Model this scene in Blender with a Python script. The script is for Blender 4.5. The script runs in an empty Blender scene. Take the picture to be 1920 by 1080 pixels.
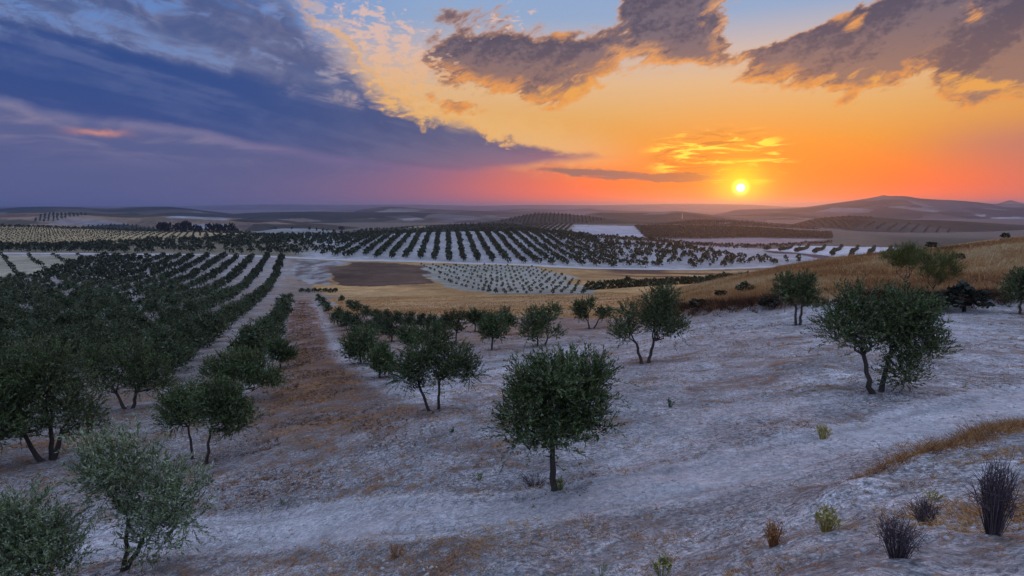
import bpy, math, random
import numpy as np
from mathutils import Vector, Matrix

# ------------------------------------------------------------------ camera
FPX = 1150.0                                   # focal length in pixels of a 1920 wide picture
PITCH = math.atan(154.0 / FPX)                 # looking slightly down
CT, ST = math.cos(PITCH), math.sin(PITCH)
SUN_AZ, SUN_EL = 20.2, 1.55                    # degrees

scene = bpy.context.scene
COL = scene.collection
cam_data = bpy.data.cameras.new("camera")
cam_data.sensor_width = 36.0
cam_data.lens = 36.0 * FPX / 1920.0
cam_data.clip_start = 0.1
cam_data.clip_end = 90000.0
cam = bpy.data.objects.new("camera", cam_data)
cam.location = (0.0, 0.0, 0.0)
cam.rotation_euler = (math.pi / 2 - PITCH, 0.0, 0.0)
COL.objects.link(cam)
scene.camera = cam

scene.render.engine = 'CYCLES'
scene.view_settings.view_transform = 'Standard'
scene.view_settings.look = 'None'
scene.view_settings.exposure = 0.0
scene.view_settings.gamma = 1.0
scene.view_settings.use_curve_mapping = False
scene.cycles.use_denoising = True
scene.cycles.max_bounces = 6
scene.cycles.diffuse_bounces = 3
scene.cycles.volume_bounces = 1
scene.cycles.sample_clamp_indirect = 6.0


def ray(px, py):
    """pixel -> (x/y, z/y) of the line of sight"""
    a = (px - 960.0) / FPX
    b = (540.0 - py) / FPX
    y = CT + b * ST
    return a / y, (-ST + b * CT) / y


def azel(px, py):
    t, s = ray(px, py)
    return math.degrees(math.atan(t)), math.degrees(math.atan(s / math.hypot(1, t)))


def lin(r, g, b):
    f = lambda c: (c / 255.0 / 12.92) if c / 255.0 <= 0.04045 else ((c / 255.0 + 0.055) / 1.055) ** 2.4
    return (f(r), f(g), f(b), 1.0)


# ------------------------------------------------------------------ node expressions
class Sk:
    """a node socket with arithmetic"""
    def __init__(s, g, k): s.g, s.k = g, k
    def __add__(a, b): return a.g.m('ADD', a, b)
    def __radd__(a, b): return a.g.m('ADD', b, a)
    def __sub__(a, b): return a.g.m('SUBTRACT', a, b)
    def __rsub__(a, b): return a.g.m('SUBTRACT', b, a)
    def __mul__(a, b): return a.g.m('MULTIPLY', a, b)
    def __rmul__(a, b): return a.g.m('MULTIPLY', b, a)
    def __truediv__(a, b): return a.g.m('DIVIDE', a, b)
    def __neg__(a): return a.g.m('MULTIPLY', a, -1.0)


class Graph:
    def __init__(s, tree):
        s.t = tree
        tree.nodes.clear()
    def n(s, kind, **kw):
        nd = s.t.nodes.new(kind)
        for k, v in kw.items(): setattr(nd, k, v)
        return nd
    def put(s, inp, v):
        if isinstance(v, Sk): s.t.links.new(v.k, inp)
        elif v is not None: inp.default_value = v
    def m(s, op, a, b=None, c=None, clamp=False):
        nd = s.n('ShaderNodeMath', operation=op, use_clamp=clamp)
        for i, v in enumerate((a, b, c)):
            if v is not None: s.put(nd.inputs[i], v)
        return Sk(s, nd.outputs[0])
    def sm(s, x, lo, hi, a=0.0, b=1.0):
        nd = s.n('ShaderNodeMapRange', interpolation_type='SMOOTHSTEP')
        for i, v in enumerate((x, lo, hi, a, b)): s.put(nd.inputs[i], v)
        return Sk(s, nd.outputs[0])
    def lm(s, x, lo, hi, a=0.0, b=1.0):
        nd = s.n('ShaderNodeMapRange', clamp=True)
        for i, v in enumerate((x, lo, hi, a, b)): s.put(nd.inputs[i], v)
        return Sk(s, nd.outputs[0])
    def mix(s, f, a, b, blend='MIX'):
        nd = s.n('ShaderNodeMix', data_type='RGBA', blend_type=blend)
        s.put(nd.inputs[0], f); s.put(nd.inputs[6], a); s.put(nd.inputs[7], b)
        return Sk(s, nd.outputs[2])
    def xyz(s, x, y, z=0.0):
        nd = s.n('ShaderNodeCombineXYZ')
        for i, v in enumerate((x, y, z)): s.put(nd.inputs[i], v)
        return Sk(s, nd.outputs[0])
    def noise(s, vec, scale, detail=4.0, rough=0.5, dist=0.0, out=0, dims='3D'):
        nd = s.n('ShaderNodeTexNoise', noise_dimensions=dims)
        s.put(nd.inputs['Vector'], vec)
        nd.inputs['Scale'].default_value = scale
        nd.inputs['Detail'].default_value = detail
        nd.inputs['Roughness'].default_value = rough
        nd.inputs['Distortion'].default_value = dist
        return Sk(s, nd.outputs[out])
    def sep(s, v):
        nd = s.n('ShaderNodeSeparateXYZ'); s.put(nd.inputs[0], v)
        return [Sk(s, o) for o in nd.outputs]
    def ramp(s, x, stops, interp='LINEAR'):
        nd = s.n('ShaderNodeValToRGB')
        cr = nd.color_ramp; cr.interpolation = interp
        while len(cr.elements) < len(stops): cr.elements.new(0.5)
        for el, (p, c) in zip(cr.elements, stops): el.position = p; el.color = c
        s.put(nd.inputs[0], x)
        return Sk(s, nd.outputs[0])
    def curve(s, x, x0, x1, y0, y1, pts):
        """y(x) through pts, straight between them"""
        u = s.lm(x, x0, x1)
        st = [((px - x0) / (x1 - x0), (py - y0) / (y1 - y0)) for px, py in pts]
        r = s.ramp(u, [(p, (v, v, v, 1.0)) for p, v in st], 'EASE')
        nd = s.n('ShaderNodeSeparateColor'); s.put(nd.inputs[0], r)
        return Sk(s, nd.outputs[0]) * (y1 - y0) + y0
    def gauss(s, u, v, cu, cv, ru, rv, rot=0.0):
        du, dv = u - cu, v - cv
        if rot:
            c, n = math.cos(math.radians(rot)), math.sin(math.radians(rot))
            du, dv = du * c + dv * n, dv * c - du * n
        q = (du * (1 / ru)) * (du * (1 / ru)) + (dv * (1 / rv)) * (dv * (1 / rv))
        return s.m('EXPONENT', q * -1.0)


def scale_col(g, c, f):
    nd = g.n('ShaderNodeVectorMath', operation='SCALE')
    g.put(nd.inputs[0], c); g.put(nd.inputs['Scale'], f)
    return Sk(g, nd.outputs[0])


# ------------------------------------------------------------------ sky (world)
world = bpy.data.worlds.new("World")
scene.world = world
world.use_nodes = True


def build_sky():
    g = Graph(world.node_tree)
    tc = g.n('ShaderNodeTexCoord')
    d = Sk(g, tc.outputs['Generated'])
    x, y, z = g.sep(d)
    deg = 180.0 / math.pi
    U = g.m('ARCTAN2', x, y) * deg                       # azimuth, 0 = view axis
    V = g.m('ARCSINE', g.m('MINIMUM', g.m('MAXIMUM', z, -1.0), 1.0)) * deg   # elevation
    da = g.m('ABSOLUTE', U - SUN_AZ)
    da = g.m('MINIMUM', da, 360.0 - da)
    P = g.xyz(U, V)
    # ---- clear sky: one gradient on the sun's side, one away from it
    e = g.lm(V, 0.0, 90.0)
    el = lambda v: v / 90.0
    sun_side = g.ramp(e, [(0.0, lin(255, 98, 8)), (el(1.2), lin(255, 112, 6)), (el(3.0), lin(255, 140, 16)), (el(5.5), lin(255, 170, 58)),
                          (el(8.0), lin(250, 188, 108)), (el(10.5), lin(246, 200, 150)), (el(13.0), lin(224, 200, 190)), (el(16.0), lin(160, 185, 222)),
                          (el(24.0), lin(136, 178, 238)), (el(40.0), lin(184, 200, 240)), (el(90.0), lin(178, 192, 232))])
    far_side = g.ramp(e, [(0.0, lin(84, 96, 152)), (el(2.0), lin(94, 100, 152)), (el(4.5), lin(116, 110, 162)), (el(7.0), lin(140, 135, 170)),
                          (el(10.0), lin(128, 150, 200)), (el(14.0), lin(106, 150, 218)), (el(19.0), lin(100, 148, 222)), (el(40.0), lin(184, 200, 240)),
                          (el(90.0), lin(178, 192, 232))])
    wob = (g.noise(P, 0.09, 2.0) - 0.5) * 8.0
    mf = g.sm(da + wob, 8.0, 28.0)
    low = g.sm(V, 7.0, 4.2)
    mf_hi = g.sm(da + wob, 24.0, 46.0)
    mf = mf * low + mf_hi * (1.0 - low)
    base = g.mix(mf, sun_side, far_side)
    base = scale_col(g, base, g.sm(V, 19.0, 58.0, 1.0, 1.85))  # unseen sky overhead brightened beyond the twilight gradient to light the ground
    # right of the sun the orange greys a little
    rgt = g.sm(U, 28.0, 46.0) * g.sm(V, 16.0, 3.0)
    base = g.mix(rgt * 0.6, base, lin(232, 136, 66))
    # pink band low left of the sun
    pk = g.gauss(U, V, azel(930, 350)[0], 2.0, 9.0, 1.6)
    base = g.mix(pk * 0.55, base, lin(190, 116, 120))
    # ---- the blue wedge of cloud on the left
    c_, n_ = math.cos(math.radians(11)), math.sin(math.radians(11))
    S1, S2 = U * c_ - V * n_, U * n_ + V * c_            # along / across the streaks
    streak = g.noise(g.xyz(S1 * 0.055, S2 * 0.40, 3.0), 1.0, 5.0, 0.55, 0.35)
    puff = g.noise(g.xyz(U * 0.30, V * 0.55, 7.0), 1.0, 6.0, 0.6, 0.5)
    puff2 = g.noise(g.xyz(U * 0.62, V * 1.25, 2.0), 1.0, 6.0, 0.62, 0.3)
    lowpts = [azel(*p) for p in ((0, 190), (100, 214), (200, 230), (350, 246), (500, 274), (650, 298), (760, 312), (850, 320), (950, 312), (1060, 302), (1160, 292))]
    uppts = [azel(*p) for p in ((520, -40), (590, 40), (650, 90), (700, 150), (740, 186), (800, 214), (860, 238), (930, 258), (1000, 272), (1080, 284), (1165, 292))]
    lo = g.curve(U, -90.0, 12.0, 0.0, 45.0, [(-90.0, 12.0), (-60.0, 10.0)] + [p for p in lowpts] + [(12.0, 4.2)])
    up = g.curve(U, -90.0, 12.0, 0.0, 45.0, [(-90.0, 40.0), (-60.0, 34.0), (-40.0, 27.0)] + uppts + [(12.0, 4.0)])
    nlo = (streak - 0.5) * 1.6 + (puff - 0.5) * 0.8
    nup = (puff - 0.5) * 8.0 + (streak - 0.5) * 5.0 + (puff2 - 0.5) * 2.5
    wide = g.sm(U, 6.0, -6.0, 0.25, 1.0)
    m_lo = g.sm(V - lo + nlo * wide, -0.35, 0.55)
    m_up = g.sm(up - V + nup * wide, g.lm(V, 5.0, 12.0, -0.3, -0.9), g.lm(V, 5.0, 12.0, 0.7, 2.6))
    wedge_all = m_lo * m_up
    midpts = [azel(*p) for p in ((-100, 20), (0, 48), (120, 72), (250, 104), (400, 140), (560, 172), (700, 204), (800, 224), (860, 240), (1000, 273), (1165, 292))]
    mid = g.curve(U, -90.0, 12.0, 0.0, 45.0, [(-90.0, 22.0), (-60.0, 19.0)] + midpts + [(12.0, 4.0)])
    upper = g.sm(V - mid + (streak - 0.5) * 2.4 + (puff - 0.5) * 1.2, -0.5, 0.9) * g.sm(U, 2.0, -5.0)
    gaps = g.sm(streak + (puff - 0.5) * 0.8, 0.60, 0.44)
    wedge = wedge_all * (1.0 - upper * (1.0 - gaps) * 0.75)
    ends = g.sm(U, 11.6, 8.5) * g.sm(U, -120.0, -75.0)
    wedge = wedge * ends
    body = g.mix(g.sm(U, -26.0, 2.0), lin(44, 78, 146), lin(84, 92, 134))
    body = g.mix(g.sm(V - lo, 0.0, 3.2) * 0.75, g.mix(g.sm(U, -30.0, 0.0), lin(56, 80, 146), lin(86, 94, 136)), body)
    ubody = g.mix(g.sm(puff, 0.35, 0.65), lin(78, 98, 152), lin(122, 128, 168))
    ubody = g.mix(g.sm(U, -34.0, -8.0) * g.sm(streak, 0.62, 0.4) * 0.7, ubody, lin(96, 98, 138))
    body = g.mix(g.sm(streak + (puff - 0.5) * 0.3, 0.42, 0.64) * 0.75, body, g.mix(g.sm(U, -30.0, 0.0), lin(84, 102, 160), lin(112, 112, 148)))
    body = g.mix(upper, body, ubody)
    hi = g.sm(streak + (puff - 0.5) * 0.35, 0.50, 0.72) * g.sm(V - lo, 2.0, 6.0) * 0.7
    body = g.mix(hi * 0.75, body, g.mix(g.sm(V - lo, 5.0, 12.0), lin(112, 124, 172), lin(126, 134, 178)))
    # thin lit strand along the middle of the wedge
    strand = g.gauss(S1, S2, 0.0, 0.0, 1.0, 1.0)
    t1u, t1v = azel(400, 105)
    sc1, sc2 = t1u * c_ - t1v * n_, t1u * n_ + t1v * c_
    strand = g.gauss(S1, S2 + (puff - 0.5) * 1.6, sc1, sc2, 8.0, 0.55) * g.sm(streak, 0.35, 0.6)
    body = g.mix(strand * 0.85, body, lin(138, 160, 208))
    # ---- veil below the wedge: soft violet bank
    under = g.noise(g.xyz(U * 0.10, V * 0.5, 1.0), 1.0, 5.0, 0.6, 0.6)
    veil = g.sm(da, 20.0, 34.0) * g.sm(lo - V + nlo, -0.3, 0.8)
    vcol = g.mix(g.sm(under, 0.45, 0.72) * g.sm(V, 2.6, 5.5), g.mix(g.sm(U, -30.0, -2.0), lin(90, 101, 153), lin(110, 106, 150)), lin(160, 146, 176))
    vcol = g.mix(g.sm(V, 7.2, 3.0) * g.sm(V, 1.0, 4.0) * g.sm(under, 0.58, 0.42) * 0.7, vcol, lin(80, 94, 148))
    base = g.mix(veil * 0.88, base, vcol)
    au, av = azel(185, 248)
    base = g.mix(g.gauss(U, V + (puff - 0.5) * 1.5, au, av, 1.6, 0.28) * 0.9, base, lin(222, 150, 140))
    # ---- lit puffs along the wedge's upper edge
    band = g.sm(V - up, 4.2, 0.3) * g.sm(V - up, -3.4, -0.4) * g.sm(U, -24.0, -14.0) * g.sm(U, 10.0, 2.0)
    puffs = band * g.sm(puff2, 0.44, 0.58)
    pcol = g.mix(g.sm(V, 15.0, 7.0), lin(226, 196, 186), lin(255, 196, 118))
    base = g.mix(g.sm(V - up, 3.0, 0.0) * g.sm(V - up, -2.0, -0.5) * g.sm(U, -18.0, -8.0) * g.sm(U, 16.0, 4.0) * 0.75, base, lin(255, 206, 140))
    base = g.mix(puffs * 0.85, base, pcol)
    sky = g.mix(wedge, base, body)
    edge = m_lo * ends * g.sm(up - V + nup * wide, -0.9, -0.2) * g.sm(up - V + nup * wide, 0.55, -0.1) * g.sm(U, -22.0, -12.0) * g.sm(U, 3.0, -3.0)
    sky = g.mix(edge * 0.75, sky, lin(255, 190, 112))
    # ---- broken grey-violet clouds, upper right; noise-warped so that edges tear
    w1 = g.noise(g.xyz(U * 0.42, V * 0.75, 11.0), 1.0, 5.0, 0.6, 0.0, 1)
    wr, wg, wb = g.sep(w1)
    Uw, Vw = U + (wr - 0.5) * 3.6, V + (wg - 0.5) * 2.0
    kc, kn = math.cos(math.radians(24)), math.sin(math.radians(24))
    def streaky(u, v): return g.noise(g.xyz((u * kc + v * kn) * 0.40, (v * kc - u * kn) * 1.05, 5.0), 1.0, 8.0, 0.60, 0.35)
    fb = streaky(U, V); fs = streaky(U + 0.35, V - 0.55)
    blobs = [  # px, py, half width, half height (pixels), turn, weight
        (870, 105, 95, 50, 0, 1.0), (985, 122, 110, 55, -4, 1.15), (1100, 108, 85, 42, 6, 1.0), (1055, 172, 50, 28, 20, .75), (850, 200, 70, 14, -12, .8), (830, 25, 40, 16, 0, .45), (900, 10, 70, 26, 0, .45),
        (1265, 62, 72, 52, 0, 1.25), (1230, 5, 70, 40, 0, 1.1), (1318, 98, 46, 26, 0, .85), (1300, 5, 60, 40, 0, .7),
        (1440, 106, 54, 24, 16, 1.1), (1545, 92, 100, 34, 24, 1.25), (1665, 78, 100, 54, 34, 1.3), (1760, 18, 90, 48, 25, 1.2), (1630, 128, 52, 22, 15, .9), (1840, -10, 70, 30, 20, .8),
        (1880, 112, 74, 46, 25, 1.2), (1930, 50, 60, 50, 20, 1.0), (1850, 155, 50, 20, 15, .75), (1590, 186, 16, 10, 0, .5), (2020, 60, 110, 60, 20, 1.0),
    ]
    def field(u, v):
        tot = None
        for px, py, hw, hh, rot, w in blobs:
            cu, cv = azel(px, py)
            q = g.gauss(u, v, cu, cv, hw * 0.052, hh * 0.050, rot) * w
            tot = q if tot is None else tot + q
        return tot
    F1 = field(Uw, Vw)
    F2 = field(Uw + 0.9, Vw - 1.5)                       # the same clouds seen a step nearer to the sun
    # high broken cloud that goes on above and behind the picture
    hic = g.noise(g.xyz(U * 0.05, V * 0.10, 21.0), 1.0, 6.0, 0.6, 0.4)
    more = g.sm(hic, 0.50, 0.68) * g.sm(V, 18.0, 26.0) * g.sm(V, 75.0, 45.0) * 0.9
    ff = g.noise(g.xyz(U * 2.1, V * 3.0, 15.0), 1.0, 5.0, 0.6, 0.2)
    F = F1 + more * 1.3 + (fb - 0.5) * 1.55 + (ff - 0.5) * 0.30
    dens = g.sm(F, 0.46, 0.86)
    core = g.sm(F, 0.56, 1.02)
    lit = g.sm((F1 - F2) * 1.1 + (fb - fs) * 2.2, 0.22, 0.70) * g.sm(F, 1.45, 0.75) * g.sm(da, 60.0, 20.0)
    shade = g.sm((fb - fs) * 1.3 + (F1 - F2) * 0.4 + (ff - 0.5) * 1.4, -0.30, 0.38)
    ccol = g.mix(g.sm(V, 8.0, 15.5), lin(134, 102, 100), lin(88, 82, 104))
    ccol = g.mix(shade * 0.85, ccol, g.mix(g.sm(V, 9.0, 16.0), lin(174, 130, 110), lin(128, 114, 128)))
    rim = g.mix(g.sm(V, 17.0, 10.0), lin(255, 186, 130), (1.05, 0.40, 0.07, 1.0))
    thin = (1.0 - core) * g.sm(da, 46.0, 18.0)
    ccol = g.mix(g.m('MAXIMUM', lit * 0.92, thin * 0.70, clamp=True), ccol, rim)
    ccol = g.mix(g.sm(da, 50.0, 80.0), ccol, lin(128, 132, 168))
    sky = g.mix(dens * g.m('MINIMUM', core + 0.65, 1.0), sky, ccol)
    gold = None
    for px, py, hw, hh in ((1140, 140, 95, 36), (1060, 176, 60, 26), (1880, 166, 70, 16), (1332, 20, 30, 34), (1588, 30, 34, 44), (1822, 20, 18, 40), (1800, 150, 40, 26), (1600, 146, 90, 18), (1050, 70, 30, 20)):
        q = g.gauss(U, V, azel(px, py)[0], azel(px, py)[1], hw * 0.05, hh * 0.05)
        gold = q if gold is None else gold + q
    gf = g.sm(gold + (fb - 0.5) * 3.4 - core * 0.35, 0.45, 1.15)
    sky = g.mix(gf * dens * 0.9, sky, g.mix(g.sm(V, 15.0, 9.0), lin(255, 172, 96), (1.05, 0.46, 0.08, 1.0)))
    # small lit scraps in the clear blue
    sc = g.noise(g.xyz(U * 0.9, V * 1.7, 41.0), 1.0, 6.0, 0.6, 0.3)
    scz = g.gauss(U, V, azel(680, 40)[0], azel(680, 40)[1], 5.5, 4.0) + g.gauss(U, V, azel(960, 40)[0], azel(960, 40)[1], 4.0, 2.2) + g.gauss(U, V, azel(780, 150)[0], azel(780, 150)[1], 5.0, 4.0) * 1.25
    sky = g.mix(g.sm(sc + (scz - 1.0) * 0.30, 0.49, 0.63) * 0.85, sky, g.mix(g.sm(V, 16.0, 9.0), lin(244, 204, 190), lin(255, 196, 128)))
    # ---- glow and burning streaks round the sun
    su, sv = SUN_AZ, SUN_EL
    sky = g.mix(g.gauss(U, V, su, 0.2, 21.0, 3.2) * 0.97, sky, (1.9, 0.17, 0.0, 1.0))
    sky = g.mix(g.gauss(U, V, su, sv + 1.0, 10.0, 4.5) * 0.6, sky, (1.25, 0.33, 0.0, 1.0))
    st = g.noise(g.xyz(U * 0.26, V * 1.5, 31.0), 1.0, 6.0, 0.62, 0.7)
    bu, bv = azel(1345, 292)
    reg = g.gauss(U, V, bu, bv, 5.6, 2.2) * 1.15 + g.gauss(U, V, azel(1395, 325)[0], azel(1395, 325)[1], 2.0, 1.0) * 0.7
    sky = g.mix(g.sm(st, 0.50, 0.62) * g.sm(reg, 0.22, 0.6), sky, (1.6, 1.0, 0.08, 1.0))
    sky = g.mix(g.sm(st, 0.47, 0.38) * g.sm(reg, 0.25, 0.8) * 0.7, sky, lin(206, 122, 40))
    b1 = azel(1110, 324); b2 = azel(1280, 332)
    nb = (st - 0.5) * 1.0
    dk = g.gauss(U, V + nb, b1[0], b1[1], 5.6, 0.42, -5) + g.gauss(U, V + nb, b2[0], b2[1], 3.6, 0.46)
    sky = g.mix(g.sm(dk, 0.25, 0.7) * 0.85, sky, g.mix(g.sm(U, 8.0, 18.0), lin(132, 106, 112), lin(172, 98, 66)))
    r2 = (U - su) * (U - su) + (V - sv) * (V - sv)
    r = g.m('SQRT', r2)
    sky = g.mix(g.m('EXPONENT', r2 * (-1 / 9.0)) * 0.55, sky, (1.6, 0.50, 0.0, 1.0))
    sky = g.mix(g.m('EXPONENT', r2 * (-1 / 3.6)) * 0.98, sky, (2.0, 1.05, 0.0, 1.0))
    sky = g.mix(g.sm(r, 0.95, 0.25), sky, (2.4, 1.9, 0.25, 1.0))
    sky = g.mix(g.sm(r, 0.42, 0.22), sky, (4.5, 4.0, 2.6, 1.0))
    # ---- a share of physical twilight air, and a dim ground below the horizon
    ns = g.n('ShaderNodeTexSky', sky_type='NISHITA', sun_disc=False)
    ns.sun_elevation = math.radians(SUN_EL); ns.sun_rotation = math.radians(SUN_AZ)
    ns.altitude = 400.0
    nis = Sk(g, ns.outputs[0])
    bg1 = g.n('ShaderNodeBackground'); g.put(bg1.inputs[0], nis); bg1.inputs[1].default_value = NISHITA_STRENGTH
    sky = g.mix(g.sm(V, -0.3, -2.5), sky, lin(62, 62, 78))
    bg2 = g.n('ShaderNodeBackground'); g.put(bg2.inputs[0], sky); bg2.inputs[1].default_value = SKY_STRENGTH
    add = g.n("ShaderNodeMixShader"); add.inputs[0].default_value = 0.85
    g.t.links.new(bg1.outputs[0], add.inputs[1]); g.t.links.new(bg2.outputs[0], add.inputs[2])
    out = g.n('ShaderNodeOutputWorld')
    g.t.links.new(add.outputs[0], out.inputs[0])


NISHITA_STRENGTH = 0.05
SKY_STRENGTH = 0.95
build_sky()

# ------------------------------------------------------------------ sun, almost down
sun_data = bpy.data.lights.new("sun", 'SUN')
sun_data.energy = 0.6
sun_data.angle = math.radians(0.6)
sun_data.color = (1.0, 0.28, 0.02)
sun = bpy.data.objects.new("sun", sun_data)
a_, e_ = math.radians(SUN_AZ), math.radians(SUN_EL)
sun.rotation_euler = Vector((math.sin(a_) * math.cos(e_), math.cos(a_) * math.cos(e_), math.sin(e_))).to_track_quat('Z', 'Y').to_euler()
COL.objects.link(sun)
# ------------------------------------------------------------------ numpy helpers
rng = np.random.default_rng(7)


def _hash(ix, iy, seed):
    h = (ix.astype(np.int64) * 374761393 + iy.astype(np.int64) * 668265263 + seed * 982451653) & 0x7fffffff
    h = ((h ^ (h >> 13)) * 1274126177) & 0x7fffffff
    return ((h ^ (h >> 16)) & 0xffff) / 65535.0


def vnoise(x, y, seed=0):
    x0, y0 = np.floor(x), np.floor(y)
    fx, fy = x - x0, y - y0
    fx, fy = fx * fx * fx * (fx * (fx * 6 - 15) + 10), fy * fy * fy * (fy * (fy * 6 - 15) + 10)
    a, b = _hash(x0, y0, seed), _hash(x0 + 1, y0, seed)
    c, d = _hash(x0, y0 + 1, seed), _hash(x0 + 1, y0 + 1, seed)
    return (a + (b - a) * fx) * (1 - fy) + (c + (d - c) * fx) * fy


def fbm(x, y, octs=4, seed=0, gain=0.5):
    x, y = np.asarray(x, float), np.asarray(y, float)
    v, a, s = 0.0, 1.0, 0.0
    for i in range(octs):
        v = v + a * vnoise(x * 2.03 ** i + 17.3 * i, y * 2.03 ** i - 9.1 * i, seed + i)
        s += a; a *= gain
    return v / s


def sstep(x, a, b):
    u = np.clip((np.asarray(x, float) - a) / (b - a), 0, 1)
    return u * u * (3 - 2 * u)


def pchip(x, y, xq):
    """monotone cubic through (x, y[..., k]) along the first axis"""
    x = np.asarray(x, float); y = np.asarray(y, float)
    h = np.diff(x); hh = h.reshape((-1,) + (1,) * (y.ndim - 1))
    dl = np.diff(y, axis=0) / hh
    m = np.zeros_like(y)
    w1 = 2 * hh[1:] + hh[:-1]; w2 = hh[1:] + 2 * hh[:-1]
    same = dl[1:] * dl[:-1] > 0
    with np.errstate(divide='ignore', invalid='ignore'):
        hm = (w1 + w2) / (w1 / dl[:-1] + w2 / dl[1:])
    m[1:-1] = np.where(same, hm, 0); m[0] = dl[0]; m[-1] = dl[-1]
    k = np.clip(np.searchsorted(x, xq) - 1, 0, len(x) - 2)
    t = ((xq - x[k]) / h[k]).reshape((-1,) + (1,) * (y.ndim - 1)); hk = hh[k]
    return ((2 * t ** 3 - 3 * t ** 2 + 1) * y[k] + (t ** 3 - 2 * t ** 2 + t) * hk * m[k]
            + (-2 * t ** 3 + 3 * t ** 2) * y[k + 1] + (t ** 3 - t ** 2) * hk * m[k + 1])


def seg_dist(x, y, pts):
    """distance of every (x, y) from a polyline"""
    best = np.full(np.shape(x), 1e9)
    for (ax, ay), (bx, by) in zip(pts[:-1], pts[1:]):
        dx, dy = bx - ax, by - ay
        u = np.clip(((x - ax) * dx + (y - ay) * dy) / (dx * dx + dy * dy + 1e-9), 0, 1)
        best = np.minimum(best, np.hypot(x - ax - u * dx, y - ay - u * dy))
    return best


def inside(x, y, poly):
    r = np.zeros(np.shape(x), bool)
    n = len(poly)
    for i in range(n):
        (ax, ay), (bx, by) = poly[i], poly[(i + 1) % n]
        if ay == by: continue
        hit = ((ay > y) != (by > y)) & (x < (bx - ax) * (y - ay) / (by - ay) + ax)
        r ^= hit
    return r


# ------------------------------------------------------------------ the lie of the land
# heights below the camera along 13 lines of sight, by forward distance
T_COLS = np.array([(p - 960.0) / FPX / math.hypot(1, 154 / FPX) for p in (-300, 0, 250, 450, 600, 800, 960, 1150, 1350, 1550, 1750, 1920, 2250)])
LAND = {
    1.5: (-3.0, -2.9, -2.7, -2.6, -2.5, -2.4, -2.3, -2.1, -1.9, -1.8, -1.8, -1.8, -1.8),
    3: (-4.2, -4.0, -3.7, -3.5, -3.3, -3.1, -2.9, -2.6, -2.3, -2.2, -2.1, -2.1, -2.0),
    6: (-6.2, -5.8, -5.5, -5.2, -4.9, -4.6, -4.4, -4.2, -3.9, -3.4, -3.1, -2.9, -2.6),
    9: (-7.4, -7.0, -6.7, -6.3, -6.0, -5.6, -5.3, -5.1, -4.8, -4.35, -3.8, -3.55, -3.1),
    13: (-8.8, -8.4, -8.0, -7.6, -7.2, -6.6, -6.3, -5.9, -5.5, -5.2, -5.0, -4.9, -4.7),
    20: (-10, -9.5, -9.2, -8.8, -8.3, -7.5, -7.1, -6.7, -6.3, -5.9, -5.65, -5.6, -5.4),
    30: (-11.5, -11.2, -10.8, -10.3, -9.8, -9.2, -8.8, -8.1, -7.4, -6.8, -6.5, -6.4, -6.1),
    45: (-13.5, -13.2, -12.8, -12.2, -11.7, -11.3, -11.0, -10.2, -8.9, -7.8, -7.4, -7.25, -7.0),
    65: (-16, -15.5, -15.2, -14.8, -14.1, -13.5, -13.2, -12.6, -10.4, -8.3, -7.4, -6.6, -5.6),
    100: (-19.5, -18.9, -18.7, -18.4, -18, -17.4, -17.0, -16.2, -12.4, -9.0, -7.0, -5.0, -3.0),
    150: (-23.5, -23.0, -23.2, -23.4, -23.2, -22.6, -22.3, -21.8, -19.5, -16, -13, -10, -7),
    210: (-27, -26.5, -27, -27.4, -27.8, -27.7, -27.6, -27.2, -27, -25, -23, -21, -17),
    270: (-28.6, -28.0, -28.5, -29, -29.4, -29.6, -30.2, -31.0, -31.8, -31, -30, -29, -27),
    335: (-28.7, -28.3, -28.6, -29, -29.5, -30.5, -31.9, -33.6, -34.3, -35, -35, -35, -34),
    450: (-28.5, -28.0, -28.0, -27.6, -27.2, -27.0, -28.2, -31.5, -33.5, -35, -36, -37, -37),
    560: (-26.8, -26.3, -27.6, -27.2, -27.1, -24.4, -23.4, -30.2, -38, -41, -43, -44, -45),
    750: (-25, -24.8, -30.4, -33, -38, -37, -36, -44, -48, -51, -53, -55, -56),
    1000: (-42, -42, -48, -50, -50, -47, -45, -45.5, -52, -55, -60, -62, -62),
    1400: (-55, -55, -57, -58, -57, -50, -41, -41.5, -44, -57, -66, -66, -66),
    1900: (-66, -66, -66, -66, -64, -62, -60, -60, -62, -66, -70, -70, -70),
    3000: (-72,) * 13, 18000: (-78,) * 13, 40000: (-80,) * 13,
}
_D = np.array(sorted(LAND)); _Z = np.array([LAND[d] for d in _D], float)
_LD = np.linspace(math.log(1.5), math.log(40000), 1400)
_TG = np.linspace(-1.2, 1.2, 481)
_Zd = pchip(np.log(_D), _Z, _LD)
_tc = np.concatenate([[-1.25], T_COLS, [1.25]])
_Zp = np.concatenate([_Zd[:, :1], _Zd, _Zd[:, -1:]], 1)
_ZG = pchip(_tc, _Zp.T, _TG).T                                  # [distance, t]


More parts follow.
